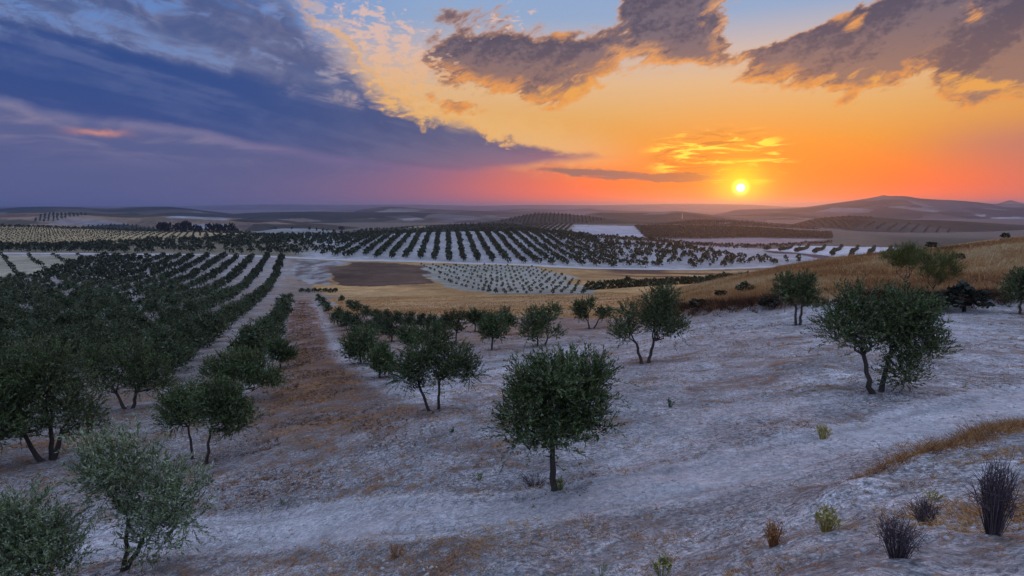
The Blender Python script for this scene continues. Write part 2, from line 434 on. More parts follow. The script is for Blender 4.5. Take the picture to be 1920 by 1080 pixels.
def land(x, y):
    """height of the bare land at (x, y)"""
    x, y = np.asarray(x, float), np.asarray(y, float)
    r = np.hypot(x, y) + 1e-6
    az = np.arctan2(x, y)
    lim = math.atan(1.2)
    def look(a):
        t = np.tan(a); D = np.clip(r * np.cos(a), 1.5, 40000)
        i = (np.log(D) - _LD[0]) / (_LD[1] - _LD[0]); j = (t - _TG[0]) / (_TG[1] - _TG[0])
        i0 = np.clip(np.floor(i).astype(int), 0, len(_LD) - 2); j0 = np.clip(np.floor(j).astype(int), 0, len(_TG) - 2)
        fi, fj = i - i0, j - j0
        return ((_ZG[i0, j0] * (1 - fj) + _ZG[i0, j0 + 1] * fj) * (1 - fi) + (_ZG[i0 + 1, j0] * (1 - fj) + _ZG[i0 + 1, j0 + 1] * fj) * fi)
    front = look(np.clip(az, -lim, lim))
    out = np.abs(az) > lim
    if np.any(out):
        w = np.where(az >= 0, az, az + 2 * math.pi)             # lim .. 2pi-lim round the back
        w = np.clip((w - lim) / (2 * math.pi - 2 * lim), 0, 1)
        back = look(np.full_like(az, lim)) * (1 - w) + look(np.full_like(az, -lim)) * w
        front = np.where(out, back, front)
    return front


def at(px, py, d0=4.0, d1=1500.0):
    """first point of the bare land on the line of sight through a pixel"""
    t, s = ray(px, py)
    D = np.exp(np.linspace(math.log(d0), math.log(d1), 6000))
    g = land(t * D, D) / D - s
    k = np.nonzero(g >= 0)[0]
    k = k[0] if len(k) else len(D) - 1
    return (t * D[k], D[k])


def poly_at(pts, d0=4.0, d1=1500.0):
    return [at(px, py, d0, d1) for px, py in pts]


# the edge of the pale clearing where the grassy slope begins: a low cut bank
BANK = [at(*p, 30, 75) for p in ((1215, 597), (1290, 591), (1370, 585), (1450, 579), (1540, 574), (1640, 573), (1740, 574), (1850, 572), (1990, 572))]
# the drop at the edge of the embankment in the right foreground
LEDGE = [at(*p, 5, 14) for p in ((1560, 940), (1600, 916), (1680, 884), (1750, 856), (1820, 832), (1920, 806), (2040, 786))]
TRAIL = [at(*p, 5, 40) for p in ((60, 1040), (300, 1004), (550, 984), (800, 970), (980, 958), (1120, 936), (1280, 906), (1450, 868), (1650, 818), (1820, 776), (1990, 732))]
TRAIL2 = [at(*p, 5, 40) for p in ((1150, 930), (1215, 850), (1290, 790), (1400, 765), (1520, 752))]
TRACK_X = lambda y: -6.9 - 0.345 * (y - 20.0)                   # centre line of the dirt track


def ground_z(x, y):
    """land plus its small relief"""
    x, y = np.asarray(x, float), np.asarray(y, float)
    z = land(x, y)
    r = np.hypot(x, y)
    near = np.exp(-(r / 60.0) ** 2)
    z = z + near * ((fbm(x * 0.33, y * 0.33, 3, 3) - 0.5) * 0.34 + (fbm(x * 1.5, y * 1.5, 3, 9) - 0.5) * 0.13)
    z = z + np.exp(-(r / 22.0) ** 2) * (fbm(x * 6.0, y * 6.0, 3, 15) - 0.5) * 0.055
    z = z + (fbm(x * 0.03, y * 0.03, 3, 23) - 0.5) * 1.2 * sstep(r, 60, 300)
    b = seg_dist(x, y, BANK)
    z = z + 0.75 * np.exp(-(b / 1.3) ** 2) * (0.6 + 0.8 * vnoise(x * 0.5, y * 0.5, 5))
    tr_ = seg_dist(x, y, TRAIL)
    z = z - 0.05 * np.exp(-((tr_ - 0.72) / 0.20) ** 2) - 0.03 * np.exp(-(tr_ / 1.1) ** 2)
    l = seg_dist(x, y, LEDGE)
    z = z + 0.16 * np.exp(-(l / 0.35) ** 2)
    return z


def gz1(x, y):
    return float(ground_z(np.array([x]), np.array([y]))[0])


def new_mesh(name, verts, faces, mat=None, smooth=False, attrs=None):
    """a mesh from arrays; faces is [n, 3] or [n, 4]"""
    me = bpy.data.meshes.new(name)
    verts = np.asarray(verts, np.float32); faces = np.asarray(faces, np.int32)
    n, k = faces.shape
    me.vertices.add(len(verts)); me.vertices.foreach_set('co', verts.ravel())
    me.loops.add(n * k); me.loops.foreach_set('vertex_index', faces.ravel())
    me.polygons.add(n)
    me.polygons.foreach_set('loop_start', np.arange(0, n * k, k, dtype=np.int32))
    if smooth: me.polygons.foreach_set('use_smooth', np.ones(n, bool))
    for an, av in (attrs or {}).items():
        av = np.asarray(av, np.float32)
        if av.ndim == 2:
            a = me.attributes.new(an, 'FLOAT_COLOR', 'POINT')
            a.data.foreach_set('color', np.concatenate([av, np.ones((len(av), 1), np.float32)], 1).ravel())
        else:
            a = me.attributes.new(an, 'FLOAT', 'POINT'); a.data.foreach_set('value', av)
    me.update(calc_edges=True)
    if mat is not None: me.materials.append(mat)
    return me


def put(name, me, loc=(0, 0, 0), rz=0.0, sc=1.0, parent=None):
    o = bpy.data.objects.new(name, me)
    o.location = loc; o.rotation_euler = (0, 0, rz)
    o.scale = (sc, sc, sc) if not hasattr(sc, '__len__') else sc
    if parent is not None: o.parent = parent
    COL.objects.link(o)
    return o


def tag(o, label=None, cat=None, group=None, kind=None):
    for k, v in (('label', label), ('category', cat), ('group', group), ('kind', kind)):
        if v: o[k] = v
    return o


# ------------------------------------------------------------------ materials
def material(name, rough=0.9, spec=0.2):
    m = bpy.data.materials.new(name); m.use_nodes = True
    g = Graph(m.node_tree)
    b = g.n('ShaderNodeBsdfPrincipled'); out = g.n('ShaderNodeOutputMaterial')
    b.inputs['Roughness'].default_value = rough
    b.inputs['Specular IOR Level'].default_value = spec
    g.t.links.new(b.outputs[0], out.inputs[0])
    return m, g, b


def attr(g, name, color=True):
    nd = g.n('ShaderNodeAttribute', attribute_name=name)
    return Sk(g, nd.outputs['Color' if color else 'Fac'])


def geo_pos(g):
    return Sk(g, g.n('ShaderNodeNewGeometry').outputs['Position'])


def bump(g, b, height, strength, dist):
    nd = g.n('ShaderNodeBump')
    nd.inputs['Strength'].default_value = strength; nd.inputs['Distance'].default_value = dist
    g.put(nd.inputs['Height'], height)
    g.t.links.new(nd.outputs[0], b.inputs['Normal'])
    return nd


def soil_material():
    """bare pale clay, stubble and dry grass: colour of each field from its attribute, all the grain from noise"""
    m, g, b = material('soil', 0.95, 0.1)
    P = geo_pos(g)
    soil = attr(g, 'soil'); dry = attr(g, 'dry', False); near = attr(g, 'near', False); worn = attr(g, 'worn', False)
    # rough clay grain, at several sizes
    n1 = g.noise(P, 0.35, 5.0, 0.6, 0.3)
    n2 = g.noise(P, 2.2, 6.0, 0.68, 0.4)
    n3 = g.noise(P, 9.0, 5.0, 0.7, 0.2)
    nb = g.noise(P, 0.03, 4.0, 0.6)
    tone = g.lm(n1, 0.25, 0.75, 0.74, 1.20) * g.lm(n2, 0.30, 0.70, 0.58, 1.30)
    vc = g.n('ShaderNodeTexVoronoi', feature='F1'); vc.inputs['Scale'].default_value = 6.5; vc.inputs['Detail'].default_value = 2.0
    wv = g.n('ShaderNodeVectorMath', operation='ADD'); g.put(wv.inputs[0], P); g.put(wv.inputs[1], scale_col(g, g.noise(P, 5.0, 3.0, 0.6, 0.0, 1), 0.30)); g.t.links.new(wv.outputs[0], vc.inputs['Vector'])
    cell = Sk(g, vc.outputs[0])
    fine = g.sm(n3, 0.36, 0.64)
    tone = tone * (1.0 + (fine - 0.45) * near * 1.0) * (1.0 + (g.sm(g.noise(P, 24.0, 4.0, 0.7), 0.36, 0.60) - 0.6) * g.sm(near, 0.55, 0.9) * 0.6) * (1.0 - g.sm(cell, 0.45, 0.85) * near * 0.22) * g.lm(nb, 0.3, 0.7, 0.78, 1.20) * g.lm(g.noise(P, 0.14, 6.0, 0.68, 0.8), 0.3, 0.7, 0.72, 1.26)
    tone = tone * (1.0 - worn * 0.6) + worn * 0.50
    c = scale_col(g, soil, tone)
    # brownish crust where the clay has broken up
    crust = g.sm(g.noise(P, 0.8, 8.0, 0.74, 0.6), 0.48, 0.58) * g.sm(dry, -0.15, 0.25) * (1.0 - worn) * g.m('POWER', near, 0.5)
    c = g.mix(crust * 0.85, c, scale_col(g, g.mix(0.5, soil, (0.30, 0.25, 0.22, 1)), g.lm(n3, 0.35, 0.65, 0.30, 0.90)))
    # dry grass and litter lying in patches
    q = g.noise(P, 0.55, 9.0, 0.74, 0.5) + (n2 - 0.5) * 0.55 + (n3 - 0.5) * 0.75
    pm = g.sm(q + dry * 0.55, 0.79, 0.90) * g.sm(dry, -0.22, 0.12)
    gc = g.mix(g.noise(P, 1.3, 4.0, 0.6), (0.22, 0.105, 0.052, 1), (0.44, 0.25, 0.115, 1))
    gc = scale_col(g, gc, g.lm(n3, 0.25, 0.75, 0.5, 1.35))
    c = g.mix(pm * 0.85, c, gc)
    # drying cracks and small clods, close by only
    vo = g.n('ShaderNodeTexVoronoi', feature='DISTANCE_TO_EDGE'); vo.inputs['Scale'].default_value = 3.1
    wob = g.n('ShaderNodeVectorMath', operation='ADD'); g.put(wob.inputs[0], P)
    g.put(wob.inputs[1], scale_col(g, g.noise(P, 2.6, 4.0, 0.6, 0.0, 1), 0.55))
    g.t.links.new(wob.outputs[0], vo.inputs['Vector'])
    crackzone = g.sm(g.noise(P, 0.22, 2.0), 0.48, 0.60)
    crack = g.sm(Sk(g, vo.outputs[0]), 0.035, 0.008) * near * crackzone
    c = g.mix(crack * 0.6, c, scale_col(g, soil, 0.30))
    g.put(b.inputs['Base Color'], c)
    hgt = n2 * 0.6 + n3 * 0.7 - cell * 0.35 + g.noise(P, 30.0, 3.0, 0.6) * 0.12 - crack * 0.35 + pm * 0.20
    bump(g, b, hgt * (1.0 - worn * 0.75), 1.0, 0.13)
    return m


SOIL = soil_material()
CLAY = np.array((0.60, 0.575, 0.56))
DRYG = np.array((0.30, 0.165, 0.07))
TAN = np.array((0.47, 0.275, 0.105))
DARKB = np.array((0.125, 0.078, 0.050))
YEL = np.array((0.40, 0.30, 0.15))
OLIVEG = np.array((0.20, 0.165, 0.10))
TRACKC = np.array((0.25, 0.135, 0.083))


def lay(col, mask, c):
    m = np.clip(mask, 0, 1)[:, None]
    return col * (1 - m) + np.asarray(c)[None, :] * m


# fields, by their corners on the land
F_TAN = poly_at([(560, 548), (630, 500), (640, 488), (800, 492), (960, 497), (1200, 505), (1370, 505), (1540, 495), (1540, 540), (1400, 575), (1230, 590), (1120, 596), (980, 590), (860, 596), (760, 592), (700, 590), (650, 578), (600, 556)], 70, 345)
F_DARK = poly_at([(640, 491), (760, 493), (795, 500), (812, 516), (822, 530), (800, 534), (700, 535), (640, 533), (630, 515)], 140, 345)
F_SAP = poly_at([(788, 497), (900, 497), (1010, 502), (1050, 514), (1082, 527), (1110, 545), (1095, 553), (1000, 552), (920, 552), (865, 544), (830, 530), (808, 512)], 140, 345)
F_PALE2 = poly_at([(552, 488), (630, 489), (628, 520), (618, 533), (560, 533), (553, 510)], 140, 345)
F_LEFTPALE = poly_at([(-200, 478), (205, 478), (190, 484), (150, 492), (105, 503), (75, 516), (40, 524), (-10, 536), (-200, 560)], 150, 349)
F_YEL = [(-420, 470)] + poly_at([(0, 459), (90, 460), (200, 456), (300, 449), (390, 443), (480, 439.5)], 380, 745) + [(x, y) for x, y in ((-270, 765), (-480, 770), (-700, 800), (-700, 470))]
HILL_EDGE = poly_at([(0, 460.5), (90, 461), (200, 457.5), (300, 451), (390, 445.5), (480, 442.5)], 380, 700)
ROAD = poly_at([(-260, 480), (0, 475), (150, 476), (300, 477), (430, 479), (540, 483), (660, 487.5), (800, 491.5), (960, 496.5), (1080, 501), (1200, 505), (1330, 504), (1440, 501), (1540, 494)], 250, 420)
DOTTED = poly_at([(-300, 500)], 100, 400)


def soil_of(x, y):
    """albedo of the ground, how much dry grass lies on it and how near it is"""
    r = np.hypot(x, y); n = len(x)
    az = np.arctan2(x, y)
    wob = (fbm(x * 0.08, y * 0.08, 3, 41) - 0.5)
    col = np.tile(CLAY, (n, 1)); dry = np.full(n, 0.37)
    dry = dry + (fbm(x * 0.16, y * 0.16, 4, 77) - 0.5) * 0.42
    # strips of stubble running with the tree rows
    u = x - TRACK_X(y)
    # orchard floor left of the track
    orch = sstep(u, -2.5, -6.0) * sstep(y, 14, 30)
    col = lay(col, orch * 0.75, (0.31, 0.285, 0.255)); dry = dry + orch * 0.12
    # the track itself, rusty dry growth between two pale wheel lines
    tw = 2.3 + wob * 1.6 + 2.0 * sstep(y, 45, 20)
    tr = sstep(np.abs(u), tw + 0.8, tw - 0.6) * sstep(y, 12, 38) * sstep(y, 175, 150)
    col = lay(col, tr * (0.55 + 0.4 * sstep(fbm(x * 0.35, y * 0.20, 3, 5), 0.25, 0.55)), TRACKC)
    wheel = np.exp(-((np.abs(u) - 1.0) / 0.30) ** 2) * sstep(y, 30, 60) * sstep(y, 170, 150)
    col = lay(col, wheel * 0.30, (0.30, 0.25, 0.22))
    dry = dry + 0.30 * sstep(np.abs(u - 0.6), 5.0, 1.5) * sstep(y, 15, 26) * sstep(y, 60, 35)
    marg = sstep(np.abs(u), 11, 6) * sstep(y, 45, 70) * sstep(y, 170, 150) * (1 - tr)
    col = lay(col, marg * 0.6, (0.30, 0.24, 0.20))
    between = sstep(u, 2.5, 4.5) * sstep(y, 40, 60) * sstep(y, 140, 110)
    col = lay(col, between * 0.7, (0.24, 0.15, 0.10)); dry = dry + between * 0.2
    gap = sstep(y, 145, 165) * sstep(u, -8, -3) * sstep(u, 90, 70)
    col = lay(col, gap * 0.85, (0.27, 0.20, 0.135))
    td = seg_dist(x, y, TRAIL) + wob * 0.8
    tm = sstep(td, 1.5, 0.9); td2 = seg_dist(x, y, TRAIL2) + wob * 0.8; tm = np.maximum(tm * (0.55 + 0.45 * fbm(x * 0.6, y * 0.6, 3, 91)), 0.45 * sstep(td2, 1.3, 0.5))
    col = lay(col, tm * 0.45, (0.61, 0.585, 0.57)); dry = dry - tm * 0.40
    rut = np.exp(-((td - 0.72) / 0.16) ** 2) + 0.6 * np.exp(-((td2 - 0.65) / 0.15) ** 2)
    col = lay(col, rut * 0.5 * (0.4 + vnoise(x * 1.5, y * 1.5, 8)), (0.30, 0.28, 0.27))
    # slope beyond the clearing and the grassy spur
    mid = sstep(y, 52, 62) * sstep(u, 3.0, 12.0) * sstep(r, 400, 340)
    bx = np.interp(az, [math.atan2(p[0], p[1]) for p in BANK], [math.hypot(*p) for p in BANK])
    beyond = sstep(r + wob * 3, bx - 0.6, bx + 0.6) * sstep(az, BANK[0][0] / BANK[0][1] - 0.03, BANK[0][0] / BANK[0][1] + 0.02)
    gvar = fbm(x * 0.12, y * 0.12, 4, 55)[:, None]
    spur = np.array((0.25, 0.14, 0.075)) * (1 - gvar) + np.array((0.60, 0.41, 0.19)) * gvar
    col = lay(col, np.clip(beyond, 0, 1), (0.26, 0.155, 0.075))
    m = np.clip(beyond, 0, 1)[:, None]; col = col * (1 - m) + spur * m
    dry = np.where(beyond > 0.5, 0.55, dry)
    # fields
    def field(poly, c, soft=0.0, dr=None, vary=0.25, seed=1):
        nonlocal col, dry
        jx, jy = (fbm(x * 0.15, y * 0.15, 2, 61) - 0.5) * 4 + (fbm(x * 0.035, y * 0.035, 2, 63) - 0.5) * 16, (fbm(x * 0.15, y * 0.15, 2, 67) - 0.5) * 4 + (fbm(x * 0.035, y * 0.035, 2, 69) - 0.5) * 16
        mk = inside(x + jx, y + jy, poly).astype(float)
        v = (fbm(x * 0.06, y * 0.06, 4, seed) - 0.5)[:, None] * vary * 2
        cc = np.asarray(c)[None, :] * (1 + v)
        col = col * (1 - mk[:, None]) + cc * mk[:, None]
        if dr is not None: dry = np.where(mk > 0.5, dr, dry)
        return mk
    mk = field(F_TAN, TAN, dr=0.25, vary=0.45, seed=3)
    lower = mk * sstep(y, 165, 110)
    col = lay(col, lower * 0.55, (0.36, 0.175, 0.065))
    streaks = mk * sstep(fbm(x * 0.02, y * 0.16, 4, 8), 0.55, 0.70)
    col = lay(col, streaks * 0.5, (0.50, 0.36, 0.18))
    far_br = mk * sstep(y, 225, 260) * sstep(x, 30, 60)
    col = lay(col, far_br * sstep(fbm(x * 0.03, y * 0.08, 3, 14), 0.42, 0.58), (0.16, 0.085, 0.05))
    field(F_DARK, DARKB, dr=-0.1, vary=0.5, seed=4)
    field(F_SAP, (0.36, 0.345, 0.28), dr=-0.2, vary=0.15, seed=5)
    sp = inside(x, y, F_SAP) * sstep(np.sin((y - 0.2 * x) * 2 * math.pi / 5.2), 0.2, 0.9) * 0.45
    col = lay(col, sp, (0.32, 0.27, 0.13))
    field(F_PALE2, (0.38, 0.355, 0.325), dr=-0.1, vary=0.2, seed=6)
    p2 = inside(x, y, F_PALE2) * sstep(fbm(x * 0.25, y * 0.08, 4, 19), 0.48, 0.62)
    col = lay(col, p2 * 0.8, (0.15, 0.105, 0.085))
    field(F_LEFTPALE, (0.36, 0.32, 0.22), dr=-0.2, vary=0.2, seed=7)
    # the row-planted hill beyond the road
    ry = np.interp(x, [p[0] for p in ROAD], [p[1] for p in ROAD])
    hill = sstep(y, ry, ry + 3) * sstep(r, 760, 700)
    hc = np.array((0.385, 0.37, 0.35)); lc = np.array((0.22, 0.185, 0.115))
    wl = sstep(az + wob * 0.08, math.radians(-17), math.radians(-20.5))[:, None]
    hh = hc * (1 - wl) + lc * wl
    m = hill[:, None]; col = col * (1 - m) + hh * m; dry = np.where(hill > 0.5, -0.05, dry)
    yel = inside(x, y, F_YEL).astype(float); v = fbm(x * 0.02, y * 0.02, 3, 33)[:, None]
    m = yel[:, None]; col = col * (1 - m) + YEL * (0.75 + 0.5 * v) * m
    far = sstep(r, 690, 740) * (1 - yel)
    pinkf = sstep(r, 790, 800) * sstep(r, 1010, 1000)
    col = lay(col, far, (0.14, 0.125, 0.085))
    col = lay(col, far * sstep(az, 0.50, 0.58), (0.065, 0.07, 0.045))
    # road: pale beaten earth
    rd = seg_dist(x, y, ROAD)
    shoulder = sstep(rd, 9, 4) * sstep(np.abs(u) + 0 * x, 0, 1)
    col = lay(col, shoulder * sstep(y, ry - 2, ry + 6) * 0.6, (0.46, 0.44, 0.42))
    gully = np.exp(-((y - ry + 8.5) / 2.2) ** 2) * sstep(az, math.radians(-4), math.radians(2))
    col = lay(col, gully * 0.7, (0.10, 0.07, 0.06))
    near = sstep(r, 90, 12)
    return col, dry, near, tm


FARSOIL = []                                                     # (polygon, colour): the fields past the hill
FARSOIL += [(poly_at([(1064, 444), (1078, 421.5), (1188, 424), (1212, 445)], 760, 1450), (0.42, 0.41, 0.42)),
            (poly_at([(900, 437), (925, 421), (975, 420), (960, 437)], 700, 1450), (0.40, 0.39, 0.36)),
            (poly_at([(955, 441), (980, 420.5), (1078, 421), (1064, 444)], 700, 1450), (0.26, 0.24, 0.20)),
            (poly_at([(1212, 447), (1190, 424), (1300, 424), (1420, 428), (1560, 437), (1560, 448), (1400, 446)], 760, 1450), (0.11, 0.10, 0.07)),
            (poly_at([(1205, 448), (1400, 446), (1560, 449), (1440, 458), (1330, 463), (1260, 459)], 560, 1200), (0.33, 0.25, 0.24)),
            (poly_at([(1422, 468), (1480, 459), (1560, 455), (1730, 456), (1770, 464), (1660, 482), (1590, 483), (1540, 477), (1470, 473)], 380, 800), (0.60, 0.58, 0.56)),
            (poly_at([(1425, 469.5), (1470, 473), (1540, 478), (1590, 484), (1560, 489), (1500, 478), (1440, 474)], 380, 800), (0.11, 0.075, 0.075))]


def build_ground():
    az_f = np.linspace(-0.86, 0.86, 510)
    az_b = np.linspace(0.86, 2 * math.pi - 0.86, 44)[1:-1]
    az = np.concatenate([az_f, az_b])
    rs = [0.4, 1.0, 1.6]
    while rs[-1] < 21000:
        r = rs[-1]
        rs.append(r * (1.03 if r < 4 else 1.0105 if r < 40 else 1.0095 if r < 700 else 1.016 if r < 2500 else 1.08))
    rs = np.array(rs)
    R, A = np.meshgrid(rs, az, indexing='ij')
    x, y = (R * np.sin(A)).ravel(), (R * np.cos(A)).ravel()
    z = ground_z(x, y)
    col, dry, near, worn = soil_of(x, y)
    for poly, c in FARSOIL:
        mk = inside(x, y, poly).astype(float) * (0.9 + 0.2 * vnoise(x * 0.02, y * 0.05, 3))
        mm = (mk > 0)[:, None]
        col = np.where(mm, np.asarray(c)[None, :] * np.maximum(mk, 0.5)[:, None], col)
        dry = np.where(mk > 0, -0.3, dry)
    far = sstep(np.hypot(x, y), 1400, 1700)
    col = lay(col, far, (0.16, 0.13, 0.095))
    dry = dry * (1 - sstep(np.hypot(x, y), 500, 800)) - 0.3 * sstep(np.hypot(x, y), 500, 800)
    nr, na = len(rs), len(az)
    i, j = np.meshgrid(np.arange(nr - 1), np.arange(na), indexing='ij')
    j2 = (j + 1) % na
    f = np.stack([i * na + j, i * na + j2, (i + 1) * na + j2, (i + 1) * na + j], -1).reshape(-1, 4)[:, ::-1]
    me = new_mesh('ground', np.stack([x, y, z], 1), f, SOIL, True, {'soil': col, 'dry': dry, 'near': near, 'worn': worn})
    tag(put('ground', me), kind='structure')


build_ground()


def road_strip(name, pts, width, lift, mat):
    P = np.array(pts, float)
    s = np.concatenate([[0], np.cumsum(np.hypot(*np.diff(P, axis=0).T))])
    q = np.arange(0, s[-1], 3.0)
    cx, cy = pchip(s, P, q).T
    tx, ty = np.gradient(cx), np.gradient(cy); l = np.hypot(tx, ty); nx, ny = -ty / l, tx / l
    k = np.linspace(-1, 1, 7)
    wv = width * (0.88 + 0.24 * vnoise(q * 0.05, q * 0, 3))
    X = cx[:, None] + nx[:, None] * k * wv[:, None] / 2; Y = cy[:, None] + ny[:, None] * k * wv[:, None] / 2
    Z = ground_z(X.ravel(), Y.ravel()).reshape(X.shape) + lift * (1 - np.abs(k) ** 4)[None, :] - 0.02
    n = len(q); i, j = np.meshgrid(np.arange(n - 1), np.arange(6), indexing='ij')
    f = np.stack([i * 7 + j, (i + 1) * 7 + j, (i + 1) * 7 + j + 1, i * 7 + j + 1], -1).reshape(-1, 4)
    return tag(put(name, new_mesh(name, np.stack([X.ravel(), Y.ravel(), Z.ravel()], 1), f, mat, True)), kind='structure')


def road_material():
    m, g, b = material('beaten_earth', 0.95, 0.1)
    P = geo_pos(g)
    c = g.mix(g.noise(P, 0.12, 5.0, 0.65), (0.40, 0.37, 0.335, 1), (0.60, 0.57, 0.535, 1))
    g.put(b.inputs['Base Color'], c)
    return m


road_strip('dirt_road', ROAD, 4.6, 0.30, road_material())
# ------------------------------------------------------------------ far hills, each a body of its own
def hill_material(name, stripes=None):
    m, g, b = material(name, 1.0, 0.0)
    P = geo_pos(g)
    c = attr(g, 'soil')
    n = g.noise(P, 0.006, 6.0, 0.65, 0.4) 
    n2 = g.noise(P, 0.05, 4.0, 0.6)
    # a patchwork of groves, stubble and ploughed land
    xx, yy, zz = g.sep(P)
    wv = g.noise(P, 0.004, 2.0, 0.5, 0.0, 1)
    q = g.n('ShaderNodeVectorMath', operation='ADD'); g.put(q.inputs[0], g.xyz(xx, yy)); g.put(q.inputs[1], scale_col(g, wv, 160.0))
    vo = g.n('ShaderNodeTexVoronoi', feature='F1'); vo.inputs['Scale'].default_value = 0.0042
    g.t.links.new(q.outputs[0], vo.inputs['Vector'])
    k1, k2, k3 = g.sep(Sk(g, vo.outputs['Color']))
    c = g.mix(g.sm(k1, 0.66, 0.68) * 0.25, c, (0.33, 0.24, 0.15, 1))
    c = g.mix(g.sm(k2, 0.45, 0.47) * 0.75, c, (0.035, 0.045, 0.028, 1))
    c = g.mix(g.sm(k3, 0.90, 0.92) * 0.35, c, (0.42, 0.40, 0.38, 1))
    dots = g.n('ShaderNodeTexVoronoi', feature='F1'); dots.inputs['Scale'].default_value = 0.085; dots.inputs['Randomness'].default_value = 0.35
    g.put(dots.inputs['Vector'], g.xyz(xx, yy))
    c = g.mix(g.sm(Sk(g, dots.outputs[0]), 0.42, 0.25) * g.sm(k2, 0.35, 0.37) * 0.6, c, (0.032, 0.042, 0.026, 1))
    g.put(b.inputs['Base Color'], scale_col(g, c, g.lm(n, 0.3, 0.7, 0.55, 1.10) * g.lm(n2, 0.3, 0.7, 0.75, 1.25)))
    return m


HILL_MAT = hill_material('hill_cover')


class Hill:
    def __init__(s, name, D0, crest, color, front=0.35, back=0.35, base=-78.0, rough=0.06, patches=(), power=1.0):
        s.D0, s.base, s.front, s.back, s.rough, s.power = D0, base, front, back, rough, power
        tz = sorted(ray(px, py) for px, py in crest)
        s.t = np.array([a for a, _ in tz]); s.zc = np.array([b * D0 for _, b in tz])
        s.name = name
        s.seed = int(abs(D0 * 7 + crest[0][0])) % 9973
        s.build(color, patches)

    def z(s, x, y):
        x, y = np.asarray(x, float), np.asarray(y, float)
        t = x / y
        zc = pchip(s.t, s.zc, np.clip(t, s.t[0], s.t[-1]))
        bend = 1 + 0.10 * (fbm(t * 5.0, t * 0, 2, s.seed) - 0.5)
        u = np.log(y / (s.D0 * bend))
        w = np.where(u < 0, s.front, s.back)
        k = np.clip(1 - (u / w) ** 2, 0, 1) ** 1.35
        end = sstep(t, s.t[0], s.t[0] + 0.05) * sstep(t, s.t[-1], s.t[-1] - 0.05)
        n = (fbm(x / s.D0 * 14, y / s.D0 * 9, 4, s.seed + 3) - 0.5)
        amp = s.rough * (zc - s.base)
        return s.base + (zc - s.base) * k * end + amp * n * np.clip(k * 2, 0, 1) * (1 - 0.7 * np.exp(-(u / 0.05) ** 2))

    def cast(s, px, py):
        t, sl = ray(px, py)
        D = np.linspace(s.D0 * math.exp(-s.front), s.D0 * 1.12, 1500)
        g = s.z(t * D, D) / D - sl
        k = np.nonzero(g >= 0)[0]
        k = k[0] if len(k) else int(np.argmax(g))
        return (t * D[k], D[k])

    def poly(s, pts):
        return [s.cast(*p) for p in pts]

    def build(s, color, patches):
        nt = max(60, int((s.t[-1] - s.t[0]) / 0.0042))
        T = np.linspace(s.t[0], s.t[-1], nt)
        Dv = s.D0 * np.exp(np.concatenate([np.linspace(-s.front, 0, 44), np.linspace(0, s.back, 10)[1:]]))
        DD, TT = np.meshgrid(Dv, T, indexing='ij')
        x, y = (TT * DD).ravel(), DD.ravel()
        z = s.z(x, y)
        v = fbm(x / s.D0 * 9, y / s.D0 * 9, 4, s.seed + 9)
        col = np.tile(np.asarray(color, float), (len(x), 1)) * (0.7 + 0.6 * v)[:, None]
        for pts, c in patches:
            mk = inside(x, y, s.poly(pts)).astype(float)
            col = lay(col, mk, c)
        n, k = len(Dv), nt
        i, j = np.meshgrid(np.arange(n - 1), np.arange(k - 1), indexing='ij')
        f = np.stack([i * k + j, i * k + j + 1, (i + 1) * k + j + 1, (i + 1) * k + j], -1).reshape(-1, 4)
        tag(put(s.name, new_mesh(s.name, np.stack([x, y, z], 1), f, HILL_MAT, True, {'soil': col})), kind='structure')


DG = (0.030, 0.042, 0.034)
Hill('plateau', 14000, [(-500, 387), (0, 387), (340, 386.5), (420, 384.5), (520, 383), (640, 384), (760, 383.5), (900, 385.5), (1000, 384), (1100, 384.5), (1290, 382), (1400, 383.5), (1480, 387.5), (1600, 390), (2000, 389), (2300, 389)], (0.05, 0.05, 0.048), 0.25, 0.2, rough=0.03)
Hill('mountain', 5000, [(1330, 396), (1420, 392), (1480, 390.5), (1520, 387), (1560, 381), (1600, 375.5), (1625, 372), (1645, 368.5), (1657, 366), (1668, 367.5), (1690, 367), (1702, 368), (1722, 371.5), (1750, 374), (1790, 376), (1830, 379), (1870, 383), (1910, 384), (1990, 382), (2100, 378), (2300, 386)], (0.085, 0.085, 0.08), 0.38, 0.3, rough=0.16,
     patches=[([(1655, 386), (1690, 378), (1720, 383), (1700, 389)], (0.32, 0.25, 0.19)), ([(1575, 392), (1640, 386), (1650, 392)], (0.10, 0.10, 0.08)), ([(1810, 404), (1850, 402), (1845, 406)], (0.45, 0.40, 0.38)), ([(1855, 408), (1925, 405), (1930, 411), (1860, 413)], (0.42, 0.40, 0.42))])
Hill('mountain', 7500, [(1780, 392), (1850, 386), (1878, 380), (1895, 375.5), (1908, 379), (1940, 384), (2050, 388)], (0.14, 0.13, 0.12), 0.2, 0.2, rough=0.05)
Hill('hill', 7000, [(830, 401), (900, 396), (960, 392.5), (985, 391), (1020, 392), (1060, 393), (1105, 390.5), (1125, 393), (1180, 395), (1280, 398)], (0.10, 0.085, 0.07), 0.22, 0.2)
Hill('hill', 5000, [(500, 402), (570, 397), (650, 394.5), (690, 391.5), (730, 387.5), (752, 388.5), (790, 391), (850, 393.5), (920, 396), (1000, 401), (1040, 404)], (0.12, 0.095, 0.07), 0.22, 0.2,
     patches=[([(700, 396), (760, 391), (860, 398), (760, 400)], (0.11, 0.095, 0.07))])
Hill('hill', 4000, [(1290, 410), (1340, 404), (1400, 400.5), (1440, 399), (1490, 395.5), (1510, 397), (1560, 400), (1640, 404), (1760, 408), (1900, 412)], (0.10, 0.085, 0.07), 0.22, 0.2,
     patches=[([(1395, 424), (1415, 416), (1530, 410), (1520, 424)], (0.33, 0.28, 0.28))])
